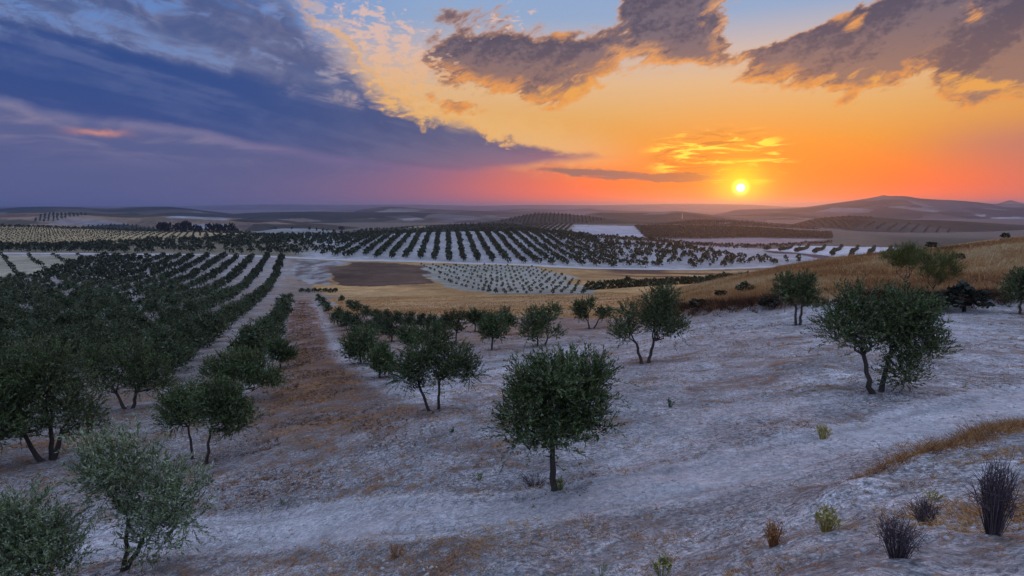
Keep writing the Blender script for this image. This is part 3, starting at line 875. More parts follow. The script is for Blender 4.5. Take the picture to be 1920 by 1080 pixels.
Hill('hill', 3600, [(-500, 400), (-200, 396), (0, 391), (40, 388.5), (90, 387.5), (150, 388.5), (200, 390.5), (260, 388), (310, 387.5), (350, 391), (400, 397), (440, 402), (500, 410)], DG, 0.25, 0.25)
H_BAND = Hill('hill', 3200, [(330, 412), (400, 404), (480, 398.5), (560, 397), (640, 398), (700, 398.5), (760, 398), (850, 402), (920, 408), (990, 416)], (0.045, 0.052, 0.045), 0.28, 0.25,
     patches=[([(640, 413), (680, 408), (730, 410), (705, 414)], (0.26, 0.20, 0.13)), ([(520, 411), (570, 409), (640, 414), (560, 416)], (0.24, 0.18, 0.12)), ([(720, 405), (770, 404), (800, 412), (760, 414)], (0.30, 0.28, 0.28)), ([(810, 418), (850, 408), (900, 410), (930, 418)], (0.10, 0.075, 0.07))])
H_RIGHTMID = Hill('hill', 3000, [(1040, 412), (1090, 404), (1130, 399), (1180, 399), (1230, 398.5), (1265, 396), (1300, 399), (1340, 404), (1400, 410), (1480, 417)], (0.085, 0.066, 0.058), 0.25, 0.25,
     patches=[([(1085, 404), (1130, 406), (1190, 418), (1150, 416), (1100, 411)], (0.33, 0.25, 0.18)), ([(1190, 414), (1260, 405), (1300, 406), (1330, 414), (1250, 418)], (0.15, 0.12, 0.115))])
H_DOTS = Hill('hill', 1900, [(840, 428), (890, 419), (940, 410.5), (980, 403.5), (1010, 400), (1035, 400), (1080, 403), (1120, 407), (1180, 414), (1260, 422), (1330, 428)], (0.085, 0.085, 0.062), 0.24, 0.25)
H_FRONT = Hill('hill', 1750, [(1120, 430), (1180, 423), (1250, 418.5), (1320, 412), (1360, 411.5), (1400, 414), (1450, 418.5), (1530, 424), (1620, 431), (1700, 438)], (0.085, 0.075, 0.048), 0.22, 0.25,
     patches=[([(1345, 418), (1370, 416), (1372, 419), (1350, 420)], (0.40, 0.33, 0.30))])
H_STRIPE = Hill('hill', 2000, [(1420, 436), (1480, 424), (1530, 410), (1560, 406.5), (1600, 404.5), (1640, 406.5), (1700, 411), (1760, 413), (1850, 419), (1920, 425), (2050, 432), (2200, 440)], (0.062, 0.062, 0.045), 0.30, 0.25,
     patches=[([(1600, 431), (1625, 418), (1700, 420), (1770, 428), (1800, 438), (1720, 438)], (0.20, 0.19, 0.18))])
H_LEFT = Hill('hill', 1700, [(-500, 402), (-200, 401), (0, 400.5), (60, 399), (130, 398), (200, 401), (260, 402), (330, 404), (400, 407), (450, 410), (520, 416), (600, 421), (680, 428), (760, 436)], (0.27, 0.19, 0.125), 0.30, 0.25,
     patches=[([(-40, 404), (60, 401), (110, 401), (90, 406), (20, 408)], (0.20, 0.10, 0.085)), ([(-60, 410), (40, 412), (90, 419), (30, 423), (-60, 420)], (0.055, 0.06, 0.042)),
              ([(55, 414), (75, 404), (100, 400), (160, 401), (165, 404), (95, 417)], (0.25, 0.21, 0.17)), ([(85, 421), (110, 413), (150, 410), (200, 413), (245, 420), (180, 424)], (0.30, 0.26, 0.25)),
              ([(150, 432), (150, 425), (210, 421), (250, 422), (300, 429), (300, 434), (220, 434)], (0.05, 0.056, 0.042)), ([(310, 410), (330, 404), (400, 403), (435, 410), (420, 413), (380, 411)], (0.38, 0.37, 0.38)),
              ([(340, 426), (360, 421), (400, 419), (430, 421), (440, 428), (360, 430)], (0.40, 0.40, 0.42)), ([(430, 414), (470, 408), (540, 416), (480, 418)], (0.055, 0.06, 0.045)), ([(430, 427), (450, 422), (560, 420), (600, 424), (520, 429)], (0.20, 0.14, 0.13))])
H_PALEROWS = Hill('hill', 820, [(400, 447), (440, 440), (480, 433.5), (530, 428.5), (580, 429), (620, 433), (660, 438), (700, 446)], (0.33, 0.33, 0.31), 0.16, 0.2, base=-60, rough=0.03)
H_TREED = Hill('hill', 950, [(610, 445), (660, 438), (720, 430), (780, 424), (850, 421.5), (920, 420), (960, 420), (1000, 424), (1060, 436)], (0.09, 0.085, 0.055), 0.20, 0.2, base=-62, rough=0.03,
     patches=[([(640, 437), (680, 429), (715, 428), (690, 433)], (0.34, 0.26, 0.15)), ([(760, 428), (800, 422.5), (835, 421.5), (810, 426)], (0.34, 0.26, 0.15))])
# ------------------------------------------------------------------ haze: one closed box of even air
def build_haze():
    x0, x1, y0, y1, z0, z1 = -22000, 22000, -21500, 22000, -84.0, 98.0
    v = [(x, y, z) for z in (z0, z1) for y in (y0, y1) for x in (x0, x1)]
    f = [(0, 2, 3, 1), (4, 5, 7, 6), (0, 1, 5, 4), (2, 6, 7, 3), (0, 4, 6, 2), (1, 3, 7, 5)]
    m = bpy.data.materials.new('haze'); m.use_nodes = True
    g = Graph(m.node_tree)
    vol = g.n('ShaderNodeVolumePrincipled'); out = g.n('ShaderNodeOutputMaterial')
    vol.inputs['Color'].default_value = (0.52, 0.63, 0.94, 1)
    vol.inputs['Density'].default_value = HAZE_DENSITY
    vol.inputs['Anisotropy'].default_value = 0.78
    g.t.links.new(vol.outputs[0], out.inputs['Volume'])
    tag(put('haze', new_mesh('haze', v, f, m)), kind='stuff')


HAZE_DENSITY = 0.000095
build_haze()
# ------------------------------------------------------------------ foliage and bark
def leaf_material(name, top, back, vary=0.6):
    m, g, b = material(name, 0.6, 0.18)
    oi = g.n('ShaderNodeObjectInfo')
    P = geo_pos(g)
    rnd = Sk(g, oi.outputs['Random'])
    n = g.noise(P, 1.3, 4.0, 0.6)
    shade = attr(g, 'tint', False)
    f = g.lm(n, 0.3, 0.7, 1 - vary * 0.5, 1 + vary * 0.5) * g.lm(rnd, 0, 1, 0.85, 1.15) * g.lm(shade, 0, 1, 0.6, 1.4)
    gm = g.n('ShaderNodeNewGeometry')
    c = g.mix(Sk(g, gm.outputs['Backfacing']), top, back)
    g.put(b.inputs['Base Color'], scale_col(g, c, f))
    return m


LEAF = leaf_material('olive_leaf', (0.058, 0.084, 0.018, 1), (0.140, 0.172, 0.085, 1))
LEAF_FAR = leaf_material('olive_leaf_far', (0.036, 0.052, 0.018, 1), (0.052, 0.070, 0.032, 1))
LEAF_GROVE = leaf_material('grove_leaf', (0.042, 0.061, 0.017, 1), (0.105, 0.132, 0.068, 1))
LEAF_SILVER = leaf_material('silver_olive_leaf', (0.115, 0.155, 0.055, 1), (0.30, 0.34, 0.21, 1))
LEAF_YELLOW = leaf_material('yellowing_leaf', (0.085, 0.082, 0.022, 1), (0.12, 0.12, 0.06, 1))
LEAF_BROOM = leaf_material('broom_stem', (0.11, 0.125, 0.03, 1), (0.11, 0.125, 0.03, 1))
LEAF_DARK = leaf_material('dark_needle', (0.020, 0.028, 0.016, 1), (0.025, 0.032, 0.020, 1))


def bark_material(name, a, c):
    m, g, b = material(name, 0.95, 0.1)
    P = geo_pos(g)
    st = g.n('ShaderNodeMapping'); g.put(st.inputs[0], P); st.inputs['Scale'].default_value = (14, 14, 3)
    n = g.noise(Sk(g, st.outputs[0]), 1.6, 5.0, 0.7, 0.6)
    g.put(b.inputs['Base Color'], g.mix(n, a, c))
    bump(g, b, n, 0.8, 0.03)
    return m


BARK = bark_material('olive_bark', (0.030, 0.024, 0.020, 1), (0.13, 0.105, 0.085, 1))


def unit(v):
    return v / (np.linalg.norm(v, axis=-1, keepdims=True) + 1e-9)


class Geo:
    """gathers tubes (4 sided faces)"""
    def __init__(s): s.v, s.f, s.n = [], [], 0
    def tube(s, pts, rad, k=6):
        pts = np.asarray(pts, float); rad = np.asarray(rad, float)
        tan = unit(np.gradient(pts, axis=0))
        ref = np.array((0.3, 0.9, 0.2)) if abs(tan[0][2]) > 0.8 else np.array((0, 0, 1.0))
        a = unit(np.cross(tan, ref)); b = np.cross(tan, a)
        th = np.arange(k) * 2 * math.pi / k
        ring = pts[:, None, :] + rad[:, None, None] * (np.cos(th)[None, :, None] * a[:, None, :] + np.sin(th)[None, :, None] * b[:, None, :])
        n = len(pts)
        i, j = np.meshgrid(np.arange(n - 1), np.arange(k), indexing='ij')
        j2 = (j + 1) % k
        s.f.append(np.stack([i * k + j, i * k + j2, (i + 1) * k + j2, (i + 1) * k + j], -1).reshape(-1, 4) + s.n)
        s.v.append(ring.reshape(-1, 3)); s.n += n * k
    def arrays(s): return np.concatenate(s.v), np.concatenate(s.f)


def leaves(R, base, axis, length, width, curl=0.0):
    """one narrow four-cornered leaf per row, pointing along axis"""
    n = len(base)
    side = unit(np.cross(axis, unit(R.normal(size=(n, 3)))))
    up = np.cross(side, axis)
    L = length[:, None]; W = width[:, None]
    mid = base + axis * L * 0.5 + up * L * curl
    v = np.stack([base, mid + side * W * 0.5, base + axis * L, mid - side * W * 0.5], 1).reshape(-1, 3)
    f = np.arange(n * 4).reshape(n, 4)
    return v, f


def crown_arrays(R, blobs, n_twigs, per, twig_len, leaf_len, leaf_w, upward=0.5, fill=2.2, core=3.0):
    """twigs spread through the crown's blobs, each carrying a spray of leaves"""
    w = np.array([b[3] * b[4] * b[5] for b in blobs]) ** 0.8
    pick = R.choice(len(blobs), n_twigs, p=w / w.sum())
    B = np.array(blobs)[pick]
    d = unit(R.normal(size=(n_twigs, 3)))
    rr = R.random(n_twigs) ** (1 / fill)
    # lumps: twigs crowd into tufts and leave gaps between them
    ntuft = max(8, n_twigs // 26)
    tuft = unit(R.normal(size=(ntuft, 3)))
    near = tuft[R.integers(0, ntuft, n_twigs)]
    d = unit(d * 0.36 + near * 0.85)
    p = B[:, :3] + d * rr[:, None] * B[:, 3:6]
    ax = unit(d * 0.75 + np.array((0, 0, upward))[None, :] + R.normal(size=(n_twigs, 3)) * 0.38)
    tl = twig_len * (0.6 + 0.8 * R.random(n_twigs))
    # shoots bend a little under their own weight
    k = np.tile(np.linspace(0.12, 1.0, per), n_twigs)
    P = np.repeat(p, per, 0); A = np.repeat(ax, per, 0); TL = np.repeat(tl, per)
    droop = np.array((0, 0, -1.0))[None, :] * (k ** 2 * TL * 0.16)[:, None]
    base = P + A * (k * TL)[:, None] + droop
    lax = unit(A * 0.9 + unit(R.normal(size=(len(P), 3))) * 0.65)
    LL = leaf_len * (0.7 + 0.6 * R.random(len(P)))
    v, f = leaves(R, base, lax, LL, LL * leaf_w)
    tint = np.repeat(np.repeat(R.random(n_twigs) * 0.7 + 0.3 * R.random(n_twigs), per), 4)
    # larger leaves added to fill the heart of the crown and block light
    m = int(n_twigs * core)
    Bc = np.array(blobs)[R.choice(len(blobs), m, p=w / w.sum())]
    pc = Bc[:, :3] + unit(R.normal(size=(m, 3))) * (R.random(m) ** 0.45)[:, None] * 0.72 * Bc[:, 3:6]
    Lc = leaf_len * (1.5 + 1.0 * R.random(m))
    v2, f2 = leaves(R, pc, unit(R.normal(size=(m, 3))), Lc, Lc * 0.45)
    v = np.concatenate([v, v2]); f = np.concatenate([f, f2 + len(tint)])
    tint = np.concatenate([tint, np.repeat(R.random(m), 4)])
    return v, f, tint, p, ax, tl


def wander(R, a, b, n=6, amp=0.06):
    a, b = np.asarray(a, float), np.asarray(b, float)
    k = np.linspace(0, 1, n)[:, None]
    L = np.linalg.norm(b - a)
    off = R.normal(size=(n, 3)) * amp * L * (np.sin(k * math.pi))
    sag = np.zeros((n, 3)); sag[:, 2] = -0.10 * L * np.sin(k[:, 0] * math.pi)
    return a + (b - a) * k + off + sag


def olive_arrays(seed, stems, blobs, n_twigs, per, leaf_len, leaf_w=0.24, twig_len=0.42, r0=0.085, upward=0.5, twigs_drawn=0.35, core=3.0, bend=0.05):
    """an olive: stems from the ground to a fork, limbs into every blob, branchlets to tufts, leaf sprays.
    stems: [(foot x, foot y, fork x, fork y, fork z)]; blobs: (x, y, z, rx, ry, rz, stem index)"""
    R = np.random.default_rng(seed)
    v, f, tint, p, ax, tl = crown_arrays(R, [b[:6] for b in blobs], n_twigs, per, twig_len, leaf_len, leaf_w, upward, 2.2, core)
    g = Geo()
    forks, limbs = [], []
    for fx, fy, tx, ty, tz in stems:
        pts = wander(R, (fx, fy, -0.25), (tx, ty, tz), 8, bend)
        g.tube(pts, np.array((1.75, 1.4, 1.15, 1.05, 0.96, 0.88, 0.80, 0.74)) * r0 * (1 + 0.12 * R.random(8)), 8)
        forks.append(np.array((tx, ty, tz)))
    for b in blobs:
        a = forks[int(b[6])]; c = np.array(b[:3]) + np.array((0, 0, b[5] * 0.25))
        pts = wander(R, a, c, 7, 0.07)
        g.tube(pts, np.linspace(r0 * 0.62, r0 * 0.20, 7), 6)
        limbs.append(pts)
    # branchlets out to a share of the twigs
    allp = np.concatenate(limbs)
    m = max(10, int(n_twigs * twigs_drawn))
    for i in R.choice(n_twigs, min(m, n_twigs), replace=False):
        q = p[i]; k = np.argmin(((allp - q) ** 2).sum(1) + 0.25 * np.maximum(0, allp[:, 2] - q[2]))
        g.tube(wander(R, allp[k], q + ax[i] * tl[i] * 0.8, 4, 0.05), np.array((0.013, 0.009, 0.006, 0.003)) * (r0 / 0.085), 3)
    return (v, f, tint), g.arrays()


def add_tree(name, crown, wood, loc, rz=0.0, sc=1.0, label=None, cat='tree', group=None, mat=None, wood_mat=None):
    """an Empty at the tree's foot carrying trunk and crown"""
    root = bpy.data.objects.new(name, None)
    root.empty_display_size = 0.3
    root.location = loc; root.rotation_euler = (0, 0, rz); root.scale = (sc,) * 3 if not hasattr(sc, '__len__') else sc
    COL.objects.link(root)
    tag(root, label, cat, group)
    put('trunk', wood, parent=root); put('crown', crown, parent=root)
    return root


def copy_tree(src, loc, rz, sc, label, group):
    r = src.copy(); COL.objects.link(r)
    r.location = loc; r.rotation_euler = (0, 0, rz); r.scale = (sc,) * 3 if not hasattr(sc, '__len__') else sc
    r['label'] = label
    if group: r['group'] = group
    for ch in src.children:
        c = ch.copy(); COL.objects.link(c); c.parent = r
    return r


def tree_meshes(name, data, mat=LEAF, wood=BARK):
    (v, f, t), (wv, wf) = data
    return new_mesh(name + '_crown', v, f, mat, False, {'tint': t}), new_mesh(name + '_trunk', wv, wf, wood, True)


def hand_tree(px, py, hpx, label, stems, blobs, seed, n_twigs=900, per=20, leaf=0.072, wpx=None, name='olive_tree', mat=LEAF, d0=5.0, d1=150.0, group='olive trees on the pale slope', D=None, upward=0.85, r0=0.075, twig=0.42, lw=0.24, cat='olive tree', tdraw=0.35, rz=0.0, core=0.5, dens=1.15):
    """stems and blobs are given in shares of the tree's own height"""
    if D is None:
        x, y = at(px, py, d0, d1)
    else:
        t, _ = ray(px, py); x, y = t * D, D
    h = hpx * y / FPX / 0.985
    st = [tuple(c * h for c in s) for s in stems]
    bl = [tuple(c * h for c in b[:3]) + tuple(c * h * 0.90 for c in b[3:6]) + (b[6],) for b in blobs]
    data = olive_arrays(seed, st, bl, int(n_twigs * dens), per, leaf * 1.15, lw * 1.45, twig * 1.22, r0, upward, tdraw * 0.4, core, 0.02)
    c, w = tree_meshes(name, data, mat)
    return add_tree(name, c, w, (x, y, gz1(x, y)), rz, 1.0, label, cat, group)


G_SLOPE = 'olive trees on the pale slope'
# the ten or so trees that stand alone in the foreground: (x, depth, z, rx, ry, rz, stem) in shares of the height
hand_tree(1042, 922, 272, 'round-headed olive tree on a single straight trunk, alone in the centre foreground',
          [(0, 0, -0.03, 0.02, 0.40)],
          [(-0.14, 0.0, 0.68, 0.19, 0.22, 0.20, 0), (0.15, 0.05, 0.76, 0.19, 0.22, 0.19, 0), (-0.03, -0.1, 0.85, 0.16, 0.18, 0.12, 0), (0.22, 0.02, 0.60, 0.14, 0.18, 0.17, 0), (-0.26, 0.0, 0.48, 0.13, 0.14, 0.12, 0), (0.0, 0.05, 0.54, 0.20, 0.2, 0.16, 0), (0.17, 0.1, 0.42, 0.12, 0.14, 0.10, 0), (0.27, 0.0, 0.86, 0.10, 0.12, 0.10, 0), (-0.12, -0.04, 0.38, 0.14, 0.14, 0.10, 0), (0.04, -0.08, 0.42, 0.12, 0.12, 0.10, 0), (-0.30, 0.02, 0.36, 0.07, 0.08, 0.06, 0), (0.30, 0.02, 0.46, 0.08, 0.08, 0.08, 0), (-0.22, 0, 0.86, 0.08, 0.08, 0.07, 0)],
          11, 1500, 20, 0.066, tdraw=0.22, r0=0.065, lw=0.22, twig=0.36)
hand_tree(815, 770, 168, 'two-stemmed olive tree leaning left, just left of the centre foreground tree',
          [(-0.03, 0.0, -0.17, 0, 0.30), (0.05, 0.05, 0.05, 0, 0.36)],
          [(-0.30, 0, 0.46, 0.19, 0.2, 0.18, 0), (-0.12, -0.1, 0.62, 0.18, 0.2, 0.16, 0), (0.06, 0.1, 0.84, 0.14, 0.16, 0.17, 1), (-0.02, 0, 0.74, 0.15, 0.2, 0.16, 1), (0.26, 0, 0.56, 0.20, 0.22, 0.20, 1), (0.40, 0.05, 0.46, 0.12, 0.14, 0.14, 1), (0.08, 0, 0.46, 0.16, 0.2, 0.14, 1), (-0.22, 0.05, 0.28, 0.09, 0.1, 0.10, 0)],
          12, 1000, 18, 0.080, r0=0.055)
hand_tree(1645, 741, 200, 'wide spreading olive tree with forked leaning trunk, standing alone at right',
          [(-0.02, 0.0, -0.16, 0, 0.36), (0.03, 0.0, 0.10, 0.04, 0.34)],
          [(-0.36, 0, 0.62, 0.22, 0.22, 0.17, 0), (-0.26, 0.05, 0.84, 0.15, 0.18, 0.13, 0), (-0.05, 0, 0.66, 0.17, 0.2, 0.14, 0), (0.17, 0, 0.82, 0.20, 0.22, 0.13, 1), (0.31, 0.05, 0.60, 0.20, 0.24, 0.17, 1), (0.48, 0, 0.42, 0.11, 0.16, 0.10, 1), (0.12, 0.1, 0.56, 0.18, 0.2, 0.15, 1), (0.36, 0, 0.76, 0.12, 0.16, 0.11, 1), (0.18, -0.1, 0.20, 0.15, 0.15, 0.14, 1), (0.26, -0.05, 0.38, 0.13, 0.14, 0.10, 1), (-0.14, 0, 0.45, 0.10, 0.12, 0.08, 0)],
          13, 1500, 18, 0.074, r0=0.07)
hand_tree(1210, 682, 146, 'dark olive tree with crown split in two over a forked trunk, behind the centre tree',
          [(-0.02, 0, -0.12, 0, 0.26), (0.02, 0, 0.10, 0, 0.30)],
          [(-0.28, 0, 0.42, 0.17, 0.18, 0.20, 0), (-0.22, 0.05, 0.64, 0.12, 0.14, 0.12, 0), (0.18, 0, 0.56, 0.24, 0.24, 0.20, 1), (0.12, 0, 0.76, 0.18, 0.2, 0.16, 1), (0.38, 0, 0.46, 0.16, 0.2, 0.15, 1), (0.28, 0.05, 0.80, 0.13, 0.14, 0.13, 1), (0.22, 0.05, 0.90, 0.12, 0.12, 0.11, 1), (0.05, 0, 0.55, 0.13, 0.16, 0.14, 1)],
          14, 950, 16, 0.090)
hand_tree(1496, 611, 100, 'dark compact olive tree on two thin stems before the grassy slope',
          [(-0.03, 0, -0.06, 0, 0.36), (0.05, 0, 0.05, 0, 0.36)],
          [(-0.10, 0, 0.66, 0.26, 0.26, 0.22, 0), (0.06, 0, 0.78, 0.18, 0.2, 0.17, 1), (-0.26, 0, 0.60, 0.20, 0.2, 0.20, 0), (0.12, 0, 0.50, 0.20, 0.2, 0.17, 1), (-0.30, 0, 0.82, 0.12, 0.14, 0.12, 0), (0.24, 0, 0.40, 0.10, 0.1, 0.08, 1)],
          15, 560, 14, 0.12)
hand_tree(1108, 616, 58, 'olive tree with tall left and low right halves, before the tan field',
          [(-0.02, 0, -0.10, 0, 0.26), (0.02, 0, 0.24, 0, 0.30)],
          [(-0.34, 0, 0.62, 0.26, 0.26, 0.28, 0), (-0.02, 0, 0.76, 0.16, 0.18, 0.22, 0), (0.46, 0, 0.46, 0.30, 0.26, 0.20, 1), (-0.26, 0, 0.40, 0.22, 0.2, 0.16, 0)],
          16, 420, 12, 0.15)
hand_tree(1008, 650, 80, 'bushy olive tree leafy down to the ground, left of the forked dark tree',
          [(0, 0, 0, 0, 0.16), (0.12, 0, 0.24, 0, 0.2)],
          [(-0.08, 0, 0.46, 0.34, 0.34, 0.32, 0), (-0.10, 0, 0.72, 0.26, 0.26, 0.20, 0), (0.30, 0.1, 0.80, 0.22, 0.24, 0.18, 1), (0.42, 0, 0.30, 0.18, 0.18, 0.16, 1), (-0.16, 0, 0.24, 0.24, 0.24, 0.18, 0), (0.2, 0.1, 0.6, 0.26, 0.2, 0.2, 1)],
          17, 560, 14, 0.13)
hand_tree(926, 655, 70, 'rounded olive tree on a short trunk, front of a pair left of the bushy tree',
          [(-0.06, 0, -0.04, 0, 0.3)],
          [(0, 0, 0.62, 0.34, 0.32, 0.28, 0), (-0.12, 0, 0.48, 0.24, 0.24, 0.22, 0), (0.16, 0, 0.44, 0.22, 0.22, 0.20, 0), (0.02, 0, 0.84, 0.22, 0.2, 0.14, 0)],
          18, 460, 12, 0.14)
hand_tree(949, 628, 54, 'small upright olive tree, rear of a pair left of the bushy tree',
          [(0, 0, 0.0, 0, 0.25)],
          [(0, 0, 0.66, 0.26, 0.26, 0.28, 0), (0.08, 0, 0.44, 0.30, 0.26, 0.22, 0), (-0.1, 0, 0.5, 0.2, 0.2, 0.2, 0)],
          19, 380, 12, 0.15)
hand_tree(891, 622, 48, 'small dark round olive tree right of the yellowing tree',
          [(0, 0, 0.0, 0, 0.25)],
          [(0, 0, 0.62, 0.42, 0.36, 0.32, 0), (0.12, 0, 0.42, 0.32, 0.26, 0.24, 0), (-0.2, 0, 0.6, 0.24, 0.2, 0.24, 0)],
          20, 380, 12, 0.15)
hand_tree(853, 646, 64, 'thin olive tree with sparse yellowish crown on a slanting trunk',
          [(-0.02, 0, 0.06, 0, 0.4)],
          [(0, 0, 0.64, 0.30, 0.28, 0.24, 0), (0.14, 0, 0.82, 0.20, 0.2, 0.16, 0), (-0.16, 0, 0.76, 0.2, 0.2, 0.18, 0), (0.16, 0, 0.5, 0.2, 0.2, 0.14, 0)],
          21, 260, 12, 0.14, mat=LEAF_YELLOW)
hand_tree(676, 682, 76, 'dense dark olive tree right beside the rusty track, rear of two touching trees',
          [(0, 0, 0, 0, 0.2)],
          [(-0.16, 0, 0.46, 0.30, 0.3, 0.30, 0), (0.16, 0, 0.66, 0.28, 0.28, 0.26, 0), (0.26, 0, 0.42, 0.24, 0.24, 0.24, 0), (-0.02, 0, 0.26, 0.3, 0.3, 0.2, 0), (-0.30, 0, 0.3, 0.18, 0.2, 0.2, 0)],
          22, 620, 14, 0.12, group=G_SLOPE)
hand_tree(712, 708, 66, 'low bushy olive tree right beside the rusty track, front of two touching trees',
          [(0, 0, 0, 0, 0.2)],
          [(-0.05, 0, 0.44, 0.34, 0.32, 0.32, 0), (0.06, 0, 0.68, 0.26, 0.24, 0.24, 0), (0.2, 0, 0.3, 0.26, 0.2, 0.2, 0)],
          23, 520, 14, 0.12)
hand_tree(772, 662, 52, 'small dark olive tree just behind the two-stemmed leaning tree',
          [(0, 0, 0, 0, 0.2)],
          [(0, 0, 0.5, 0.42, 0.36, 0.34, 0), (-0.1, 0, 0.72, 0.34, 0.26, 0.22, 0), (0.2, 0, 0.4, 0.26, 0.2, 0.2, 0)],
          24, 420, 12, 0.14)
hand_tree(384, 868, 160, 'slim young olive tree, taller right one of two with touching crowns',
          [(0, 0, 0.10, 0, 0.46)],
          [(0.22, 0, 0.70, 0.22, 0.22, 0.20, 0), (0.36, 0, 0.62, 0.20, 0.2, 0.18, 0), (0.08, 0, 0.74, 0.18, 0.18, 0.18, 0), (0.12, 0, 0.88, 0.16, 0.16, 0.12, 0), (0.30, 0, 0.86, 0.18, 0.16, 0.11, 0), (0.48, 0.05, 0.56, 0.14, 0.14, 0.12, 0), (0.30, 0, 0.44, 0.15, 0.15, 0.12, 0)],
          25, 900, 18, 0.076, r0=0.05)
hand_tree(363, 858, 146, 'slim young olive tree, lower left one of two with touching crowns',
          [(0, 0, -0.04, 0, 0.44)],
          [(-0.14, 0, 0.66, 0.22, 0.2, 0.22, 0), (-0.02, 0, 0.80, 0.20, 0.2, 0.16, 0), (-0.22, 0, 0.50, 0.15, 0.15, 0.14, 0), (0.06, 0, 0.58, 0.16, 0.16, 0.14, 0), (-0.26, 0, 0.76, 0.12, 0.12, 0.12, 0)],
          26, 620, 18, 0.076, r0=0.045)
hand_tree(224, 1076, 282, 'airy silver-green olive tree nearest the camera, lower left, thin slanting trunk',
          [(0, 0, 0.10, 0.0, 0.42), (-0.02, 0.02, 0.22, 0.05, 0.36)],
          [(0.10, 0, 0.78, 0.24, 0.24, 0.16, 0), (-0.08, 0, 0.86, 0.14, 0.14, 0.12, 0), (0.28, 0.05, 0.66, 0.26, 0.24, 0.16, 1), (0.44, 0, 0.56, 0.20, 0.2, 0.13, 1), (0.00, 0, 0.64, 0.22, 0.2, 0.14, 0), (0.20, 0, 0.93, 0.08, 0.1, 0.09, 0), (0.34, 0, 0.36, 0.20, 0.2, 0.15, 1), (0.16, 0, 0.48, 0.16, 0.16, 0.12, 0), (0.50, 0, 0.42, 0.14, 0.14, 0.12, 1), (-0.12, 0, 0.72, 0.12, 0.12, 0.10, 0), (0.24, -0.05, 0.20, 0.16, 0.14, 0.12, 1), (0.60, 0, 0.62, 0.12, 0.12, 0.08, 1)],
          27, 1050, 20, 0.072, r0=0.045, upward=0.6, lw=0.20, d1=40, core=0.15, dens=0.95, mat=LEAF_SILVER)
hand_tree(40, 1130, 218, 'low leafy olive tree cut off by the lower left corner',
          [(0, 0, 0.10, 0, 0.32), (-0.1, 0, -0.3, 0, 0.3)],
          [(0.16, 0, 0.56, 0.30, 0.28, 0.24, 0), (-0.14, 0, 0.66, 0.28, 0.26, 0.24, 0), (0.38, 0, 0.42, 0.24, 0.2, 0.22, 0), (0.10, 0, 0.84, 0.20, 0.2, 0.14, 0), (-0.40, 0, 0.5, 0.3, 0.26, 0.28, 1), (0.02, 0, 0.36, 0.3, 0.26, 0.2, 0), (0.34, 0, 0.70, 0.15, 0.16, 0.12, 0), (-0.5, 0, 0.75, 0.2, 0.2, 0.18, 1)],
          28, 1300, 20, 0.068, r0=0.05, lw=0.20, d1=40, core=0.4, mat=LEAF_SILVER)
hand_tree(88, 864, 232, 'large many-stemmed olive tree with drooping crown, nearest of its row at left',
          [(0, 0, -0.16, 0, 0.22), (0.03, 0, 0.14, 0, 0.24), (0.0, 0.05, -0.02, 0.1, 0.26)],
          [(-0.20, 0, 0.72, 0.30, 0.3, 0.22, 0), (0.10, 0, 0.74, 0.28, 0.28, 0.20, 2), (-0.38, 0, 0.46, 0.26, 0.26, 0.24, 0), (0.26, 0, 0.48, 0.26, 0.26, 0.24, 1), (-0.06, 0.05, 0.54, 0.28, 0.24, 0.26, 2), (-0.02, 0, 0.88, 0.18, 0.2, 0.12, 2), (0.34, 0, 0.32, 0.15, 0.2, 0.14, 1), (-0.42, 0, 0.74, 0.18, 0.2, 0.2, 0), (0.20, 0, 0.88, 0.14, 0.16, 0.10, 2), (-0.2, 0, 0.3, 0.24, 0.2, 0.14, 0)],
          29, 2000, 18, 0.082, r0=0.09, d1=60, group='orchard trees left of the track')
hand_tree(-70, 872, 230, 'large olive tree cut by the left edge, beside the many-stemmed one',
          [(0, 0, -0.1, 0, 0.22), (0.03, 0, 0.14, 0, 0.24)],
          [(-0.1, 0, 0.72, 0.34, 0.3, 0.22, 0), (0.16, 0, 0.70, 0.28, 0.28, 0.22, 1), (0.34, 0, 0.46, 0.24, 0.26, 0.24, 1), (-0.2, 0, 0.5, 0.3, 0.24, 0.26, 0), (0.1, 0, 0.88, 0.18, 0.2, 0.12, 1), (0.1, 0, 0.4, 0.3, 0.3, 0.2, 1)],
          30, 1400, 16, 0.09, r0=0.09, D=22.0, group='orchard trees left of the track')
hand_tree(240, 768, 136, 'broad dark olive tree with bare forked trunk, second in its row at left',
          [(0, 0, -0.14, 0, 0.22), (0.03, 0, 0.14, 0, 0.24)],
          [(-0.30, 0, 0.60, 0.30, 0.3, 0.26, 0), (0.02, 0, 0.72, 0.30, 0.28, 0.22, 0), (0.34, 0, 0.56, 0.28, 0.26, 0.26, 1), (0.16, 0, 0.42, 0.3, 0.24, 0.22, 1), (-0.3, 0, 0.36, 0.24, 0.2, 0.18, 0), (0.5, 0, 0.36, 0.16, 0.2, 0.16, 1), (-0.48, 0, 0.70, 0.16, 0.2, 0.2, 0), (0.2, 0, 0.86, 0.2, 0.2, 0.12, 1)],
          31, 1200, 16, 0.095, r0=0.085, group='orchard trees left of the track')
hand_tree(452, 752, 106, 'broad low olive tree with a loose feathery crown, left of the rusty track',
          [(0, 0, 0.0, 0, 0.22)],
          [(-0.26, 0, 0.62, 0.30, 0.3, 0.26, 0), (0.14, 0, 0.70, 0.34, 0.3, 0.24, 0), (0.40, 0, 0.46, 0.28, 0.26, 0.26, 0), (0.06, 0, 0.42, 0.34, 0.24, 0.22, 0), (-0.44, 0, 0.5, 0.2, 0.2, 0.22, 0), (0.6, 0, 0.36, 0.16, 0.2, 0.16, 0)],
          32, 1000, 16, 0.10)
